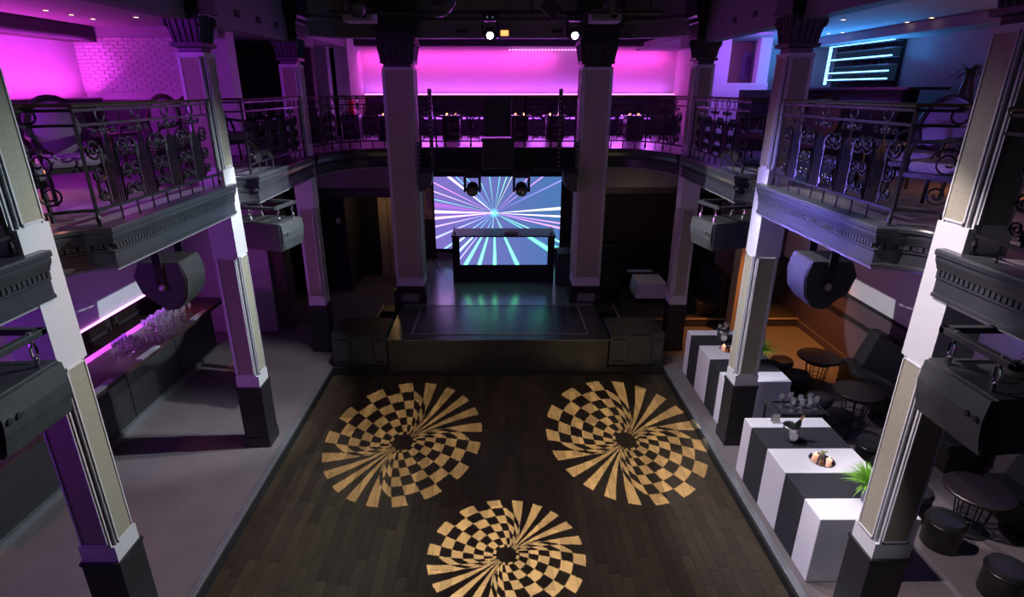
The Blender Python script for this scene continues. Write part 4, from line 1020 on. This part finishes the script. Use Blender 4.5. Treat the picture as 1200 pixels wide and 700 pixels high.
cl = [(-4.25,4.95,-0.9,'leftmost on the left balcony beside the nearest column'),(-4.45,6.05,-2.3,'on the left balcony behind the railing corner'),(-4.55,7.75,2.9,'left of the pair on left balcony behind second column'),(-4.45,8.55,3.3,'right of the pair on left balcony behind second column'),
      (-4.2,9.3,-0.6,'on the far left balcony behind the farther railing'),(4.3,9.6,0.6,'on the far right balcony behind the farther railing'),(4.35,7.9,2.6,'on the right balcony next to the second column'),(4.3,5.45,0.5,'nearest on the right balcony, large behind the railing'),(4.75,6.3,2.2,'second nearest on the right balcony by the low table')]
for k,(x,y,rz,lab) in enumerate(cl):
    if k==0: ap.location=(x,y,3.9); ap.rotation_euler=(0,0,rz); ap['label']='oval-backed upholstered armchair, '+lab; ap['group']='oval-backed armchairs upstairs'
    else: copy_tree(ap,(x,y,3.9),rz,'oval-backed upholstered armchair, '+lab,'oval-backed armchairs upstairs')
def low_table(label, loc, r=0.38, h=0.55, glow=False):
    t = thing('lounge_table', label, 'table', loc)
    MB().lathe([(0,h-0.03),(r,h-0.03),(r,h),(0,h)],24,cap=False).build('top','wood_dark' if not glow else 'upholstery',t,smooth=True); MB().tube([(0,0,0.02),(0,0,h-0.03)],0.035,8).build('stem','black_paint',t); MB().lathe([(0,0),(0.22,0),(0.2,0.03),(0,0.03)],20,cap=False).build('foot','black_paint',t)
    return t
low_table('round low table on the left balcony between two armchairs',(-5.2,5.5,3.9),0.42,0.52,True)
low_table('round low table on the left balcony behind the scroll railing',(-5.35,8.1,3.9))
low_table('round low table on the right balcony near second column',(4.5,7.1,3.9),0.42,0.52,True)
low_table('round low table on right balcony in the nearest bay by large armchair',(5.3,5.55,3.9),0.42,0.5,True)
# back lounge
t = thing('back_bench','long dark bench with purple light line along the pink wall','bench',(0.5,15.4,3.9)); W=dict(parent=t,world=True)
B(-3.5,4.65,15.2,15.8,3.9,4.36).build('seat','leather_black',bevel=0.02,**W); B(-3.5,4.65,15.72,15.98,3.9,4.88).build('backrest','leather_black',bevel=0.02,**W)
for x0,x1 in ((-2.6,-2.0),(-1.9,-0.30),(0.34,1.1),(1.35,2.0),(2.2,3.0),(3.1,3.9)):
    B(x0,x1,15.17,15.2,4.30,4.34).build('light_strip','neon_purple',**W)
B(-3.5,4.65,15.74,15.80,4.88,4.905).build('light_ledge','neon_pink',**W)
for k,x in enumerate((-2.6,-1.1,0.51,1.33,2.4,3.2)):
    t = thing('cafe_table','small square lounge table before the pink wall, number in row from left is %s' % ('first','second','third','fourth','fifth','sixth')[k],'table',(x,13.9,3.9))
    t['label'] = 'small square table in the back lounge, %s from the left' % ('first','second','third','fourth','fifth','sixth')[k]
    B(-0.26,0.26,-0.26,0.26,0.50,0.54).build('top','wood_dark',t); B(-0.2,0.2,-0.2,0.2,0.0,0.50).build('pedestal','wood_dark',t)
    m = MB()
    for q in range(2):
        t2 = obj('tealight', MB().lathe([(0.02,0),(0.025,0.04),(0.0,0.05)],8).mesh('tealight','flame'), loc=(x-0.1+0.2*q,13.9,4.44), label='tiny lit candle on the %s back lounge table from left, %s side' % (ORD[k], ('left','right')[q]), cat='candle', group='candles in the back lounge')
t = thing('red_jar','red lit jar on the dark ledge left of the pink wall','jar',(-3.5,14.2,4.45)); MB().lathe([(0.06,0),(0.09,0.05),(0.09,0.26),(0.06,0.32),(0.05,0.36),(0,0.37)],14,cap=False).build('body','red_bottle',t,smooth=True)
t = thing('dark_cabinet','dark side cabinet under the red jar in back lounge','cabinet',(-3.5,14.2,3.9)); B(-0.2,0.2,-0.18,0.18,0,0.55).build('body','black_paint',t,bevel=0.01)
# scalloped light bar on top of the pink wall
t = thing('wall_washer','row of small white lamps along the top of the pink back wall','lamp',(0.5,15.9,6.0))
for k in range(28):
    x = 0.0+k*0.085; q = MB().lathe([(0.02,0),(0.03,0.02),(0.0,0.03)],8); o_ = q.build('lamp','lens_white' if False else 'neon_pink',t); o_.location=(x-0.5+0.5-0.5+0.3,0.02,-0.04)
# left balcony: console in front of the pink wall, ceiling downlights
t = thing('long_console','long dark ledge below the pink left wall','ledge',(-6.5,7.5,3.9)); B(-0.32,0.0,-4.5,2.4,0,0.98).build('body','leather_black',t,bevel=0.02)
t = thing('wall_console','dark low shelf against the painted brick wall','shelf',(-6.0,9.8,3.9)); B(-0.4,1.0,-0.1,0.2,0.0,0.95).build('body','soffit_dark',t)
def downlight(x,y,z,lab):
    t = thing('downlight','small round ceiling downlight, '+lab,'lamp',(x,y,z))
    MB().lathe([(0.03,-0.004),(0.05,-0.004),(0.05,0.0)],14,cap=False).build('trim_ring','chrome',t); MB().lathe([(0,-0.002),(0.032,-0.003)],12,cap=False).build('bulb','downlight',t)
for k,(x,y) in enumerate(((-5.73,8.02),(-5.72,8.46),(-5.75,8.94),(-5.02,8.74))): downlight(x,y,5.948,'on the left balcony ceiling, %s from the left' % ('first','second','third','fourth')[k])
for k,(x,y,lab) in enumerate(((4.99,8.98,'recessed in the blue-lit ceiling'),(6.13,9.3,'left of the pair above the neon shelves'),(6.10,8.75,'right of the pair above the neon shelves'),(5.92,11.06,'low left of the blue-lit ceiling'),(6.08,10.9,'beside the low left blue lamp'))): downlight(x,y,5.948,lab)
# right balcony bar
t = thing('neon_shelves','wall shelf unit edged with glowing blue neon tubes','shelf',(6.8,11.3,5.1)); W=dict(parent=t,world=True)
B(6.78,6.84,10.28,12.24,5.05,5.86).build('back_panel','black_matte',**W)
for z in (5.185,5.31,5.55,5.80): B(6.62,6.66,10.30,12.20,z-0.010,z+0.010).build('neon_tube','neon_blue',**W)
B(6.62,6.66,12.19,12.23,5.10,5.84).build('neon_tube','neon_blue',**W)
for z in (5.165,5.29,5.42,5.53,5.68,5.78): B(6.62,6.80,10.28,12.22,z-0.012,z).build('shelf','steel',**W)
for z,ys in ((5.42,(10.5,10.7,10.95,11.2,11.5)),(5.68,(10.6,10.9,11.3)),(5.165,(10.6,11.0,11.4))):
    for kk, y in enumerate(ys): obj('shelf_bottle', MB().lathe([(0.02,0),(0.022,0.055),(0.008,0.075),(0.008,0.095)],8).mesh('shelf_bottle','bottle_dark',smooth=True), loc=(6.72,y,z+0.004), label='dark liquor bottle on the blue neon shelf unit, %s shelf, %s from the right' % ({5.42:'middle',5.68:'upper',5.165:'lowest'}[z], ORD[kk]), cat='bottle', group='bottles on the neon shelves')
t = thing('upper_bar','black bar counter on the right balcony before the neon shelves','bar',(5.9,10.0,3.9)); W=dict(parent=t,world=True)
B(5.9,6.15,8.7,11.3,3.9,5.0).build('front','black_matte',**W); B(5.8,6.4,8.45,11.4,5.0,5.04).build('top','black_paint',**W); B(4.6,5.95,11.2,11.4,3.9,5.0).build('return_front','black_matte',**W)
B(5.86,5.90,8.6,11.2,4.80,4.815).build('light_line','neon_purple',**W)
t = thing('palm_plant','dark spiky palm in a tall vase by the right balcony wall','plant',(6.0,7.65,4.78))
MB().lathe([(0.07,0),(0.10,0.05),(0.06,0.3),(0.05,0.42)],14).build('vase','black_paint',t,smooth=True)
m = MB()
for k in range(40):
    a = random.uniform(0,2*PI); d=Vector((math.cos(a),math.sin(a),0)); ln=random.uniform(0.2,0.38); sd=Vector((-d.y,d.x,0)); vs=[]
    up_=random.uniform(0.2,1.0)
    for j in range(4):
        u=j/3; p=Vector((0,0,0.42))+d*ln*u+Vector((0,0,ln*(up_*u-0.6*u*u))); ww=0.02*(1-u*0.9); vs+=[p-sd*ww,p+sd*ww]
    m.add(vs,[(0,1,3,2),(2,3,5,4),(4,5,7,6)])
m.build('frond','leaf_dark',t,kind='stuff')
t = thing('plinth_stand','dark stand under the palm on the right balcony','stand',(6.0,7.65,3.9)); B(-0.25,0.25,-0.25,0.25,0,0.88).build('body','black_paint',t,bevel=0.01)
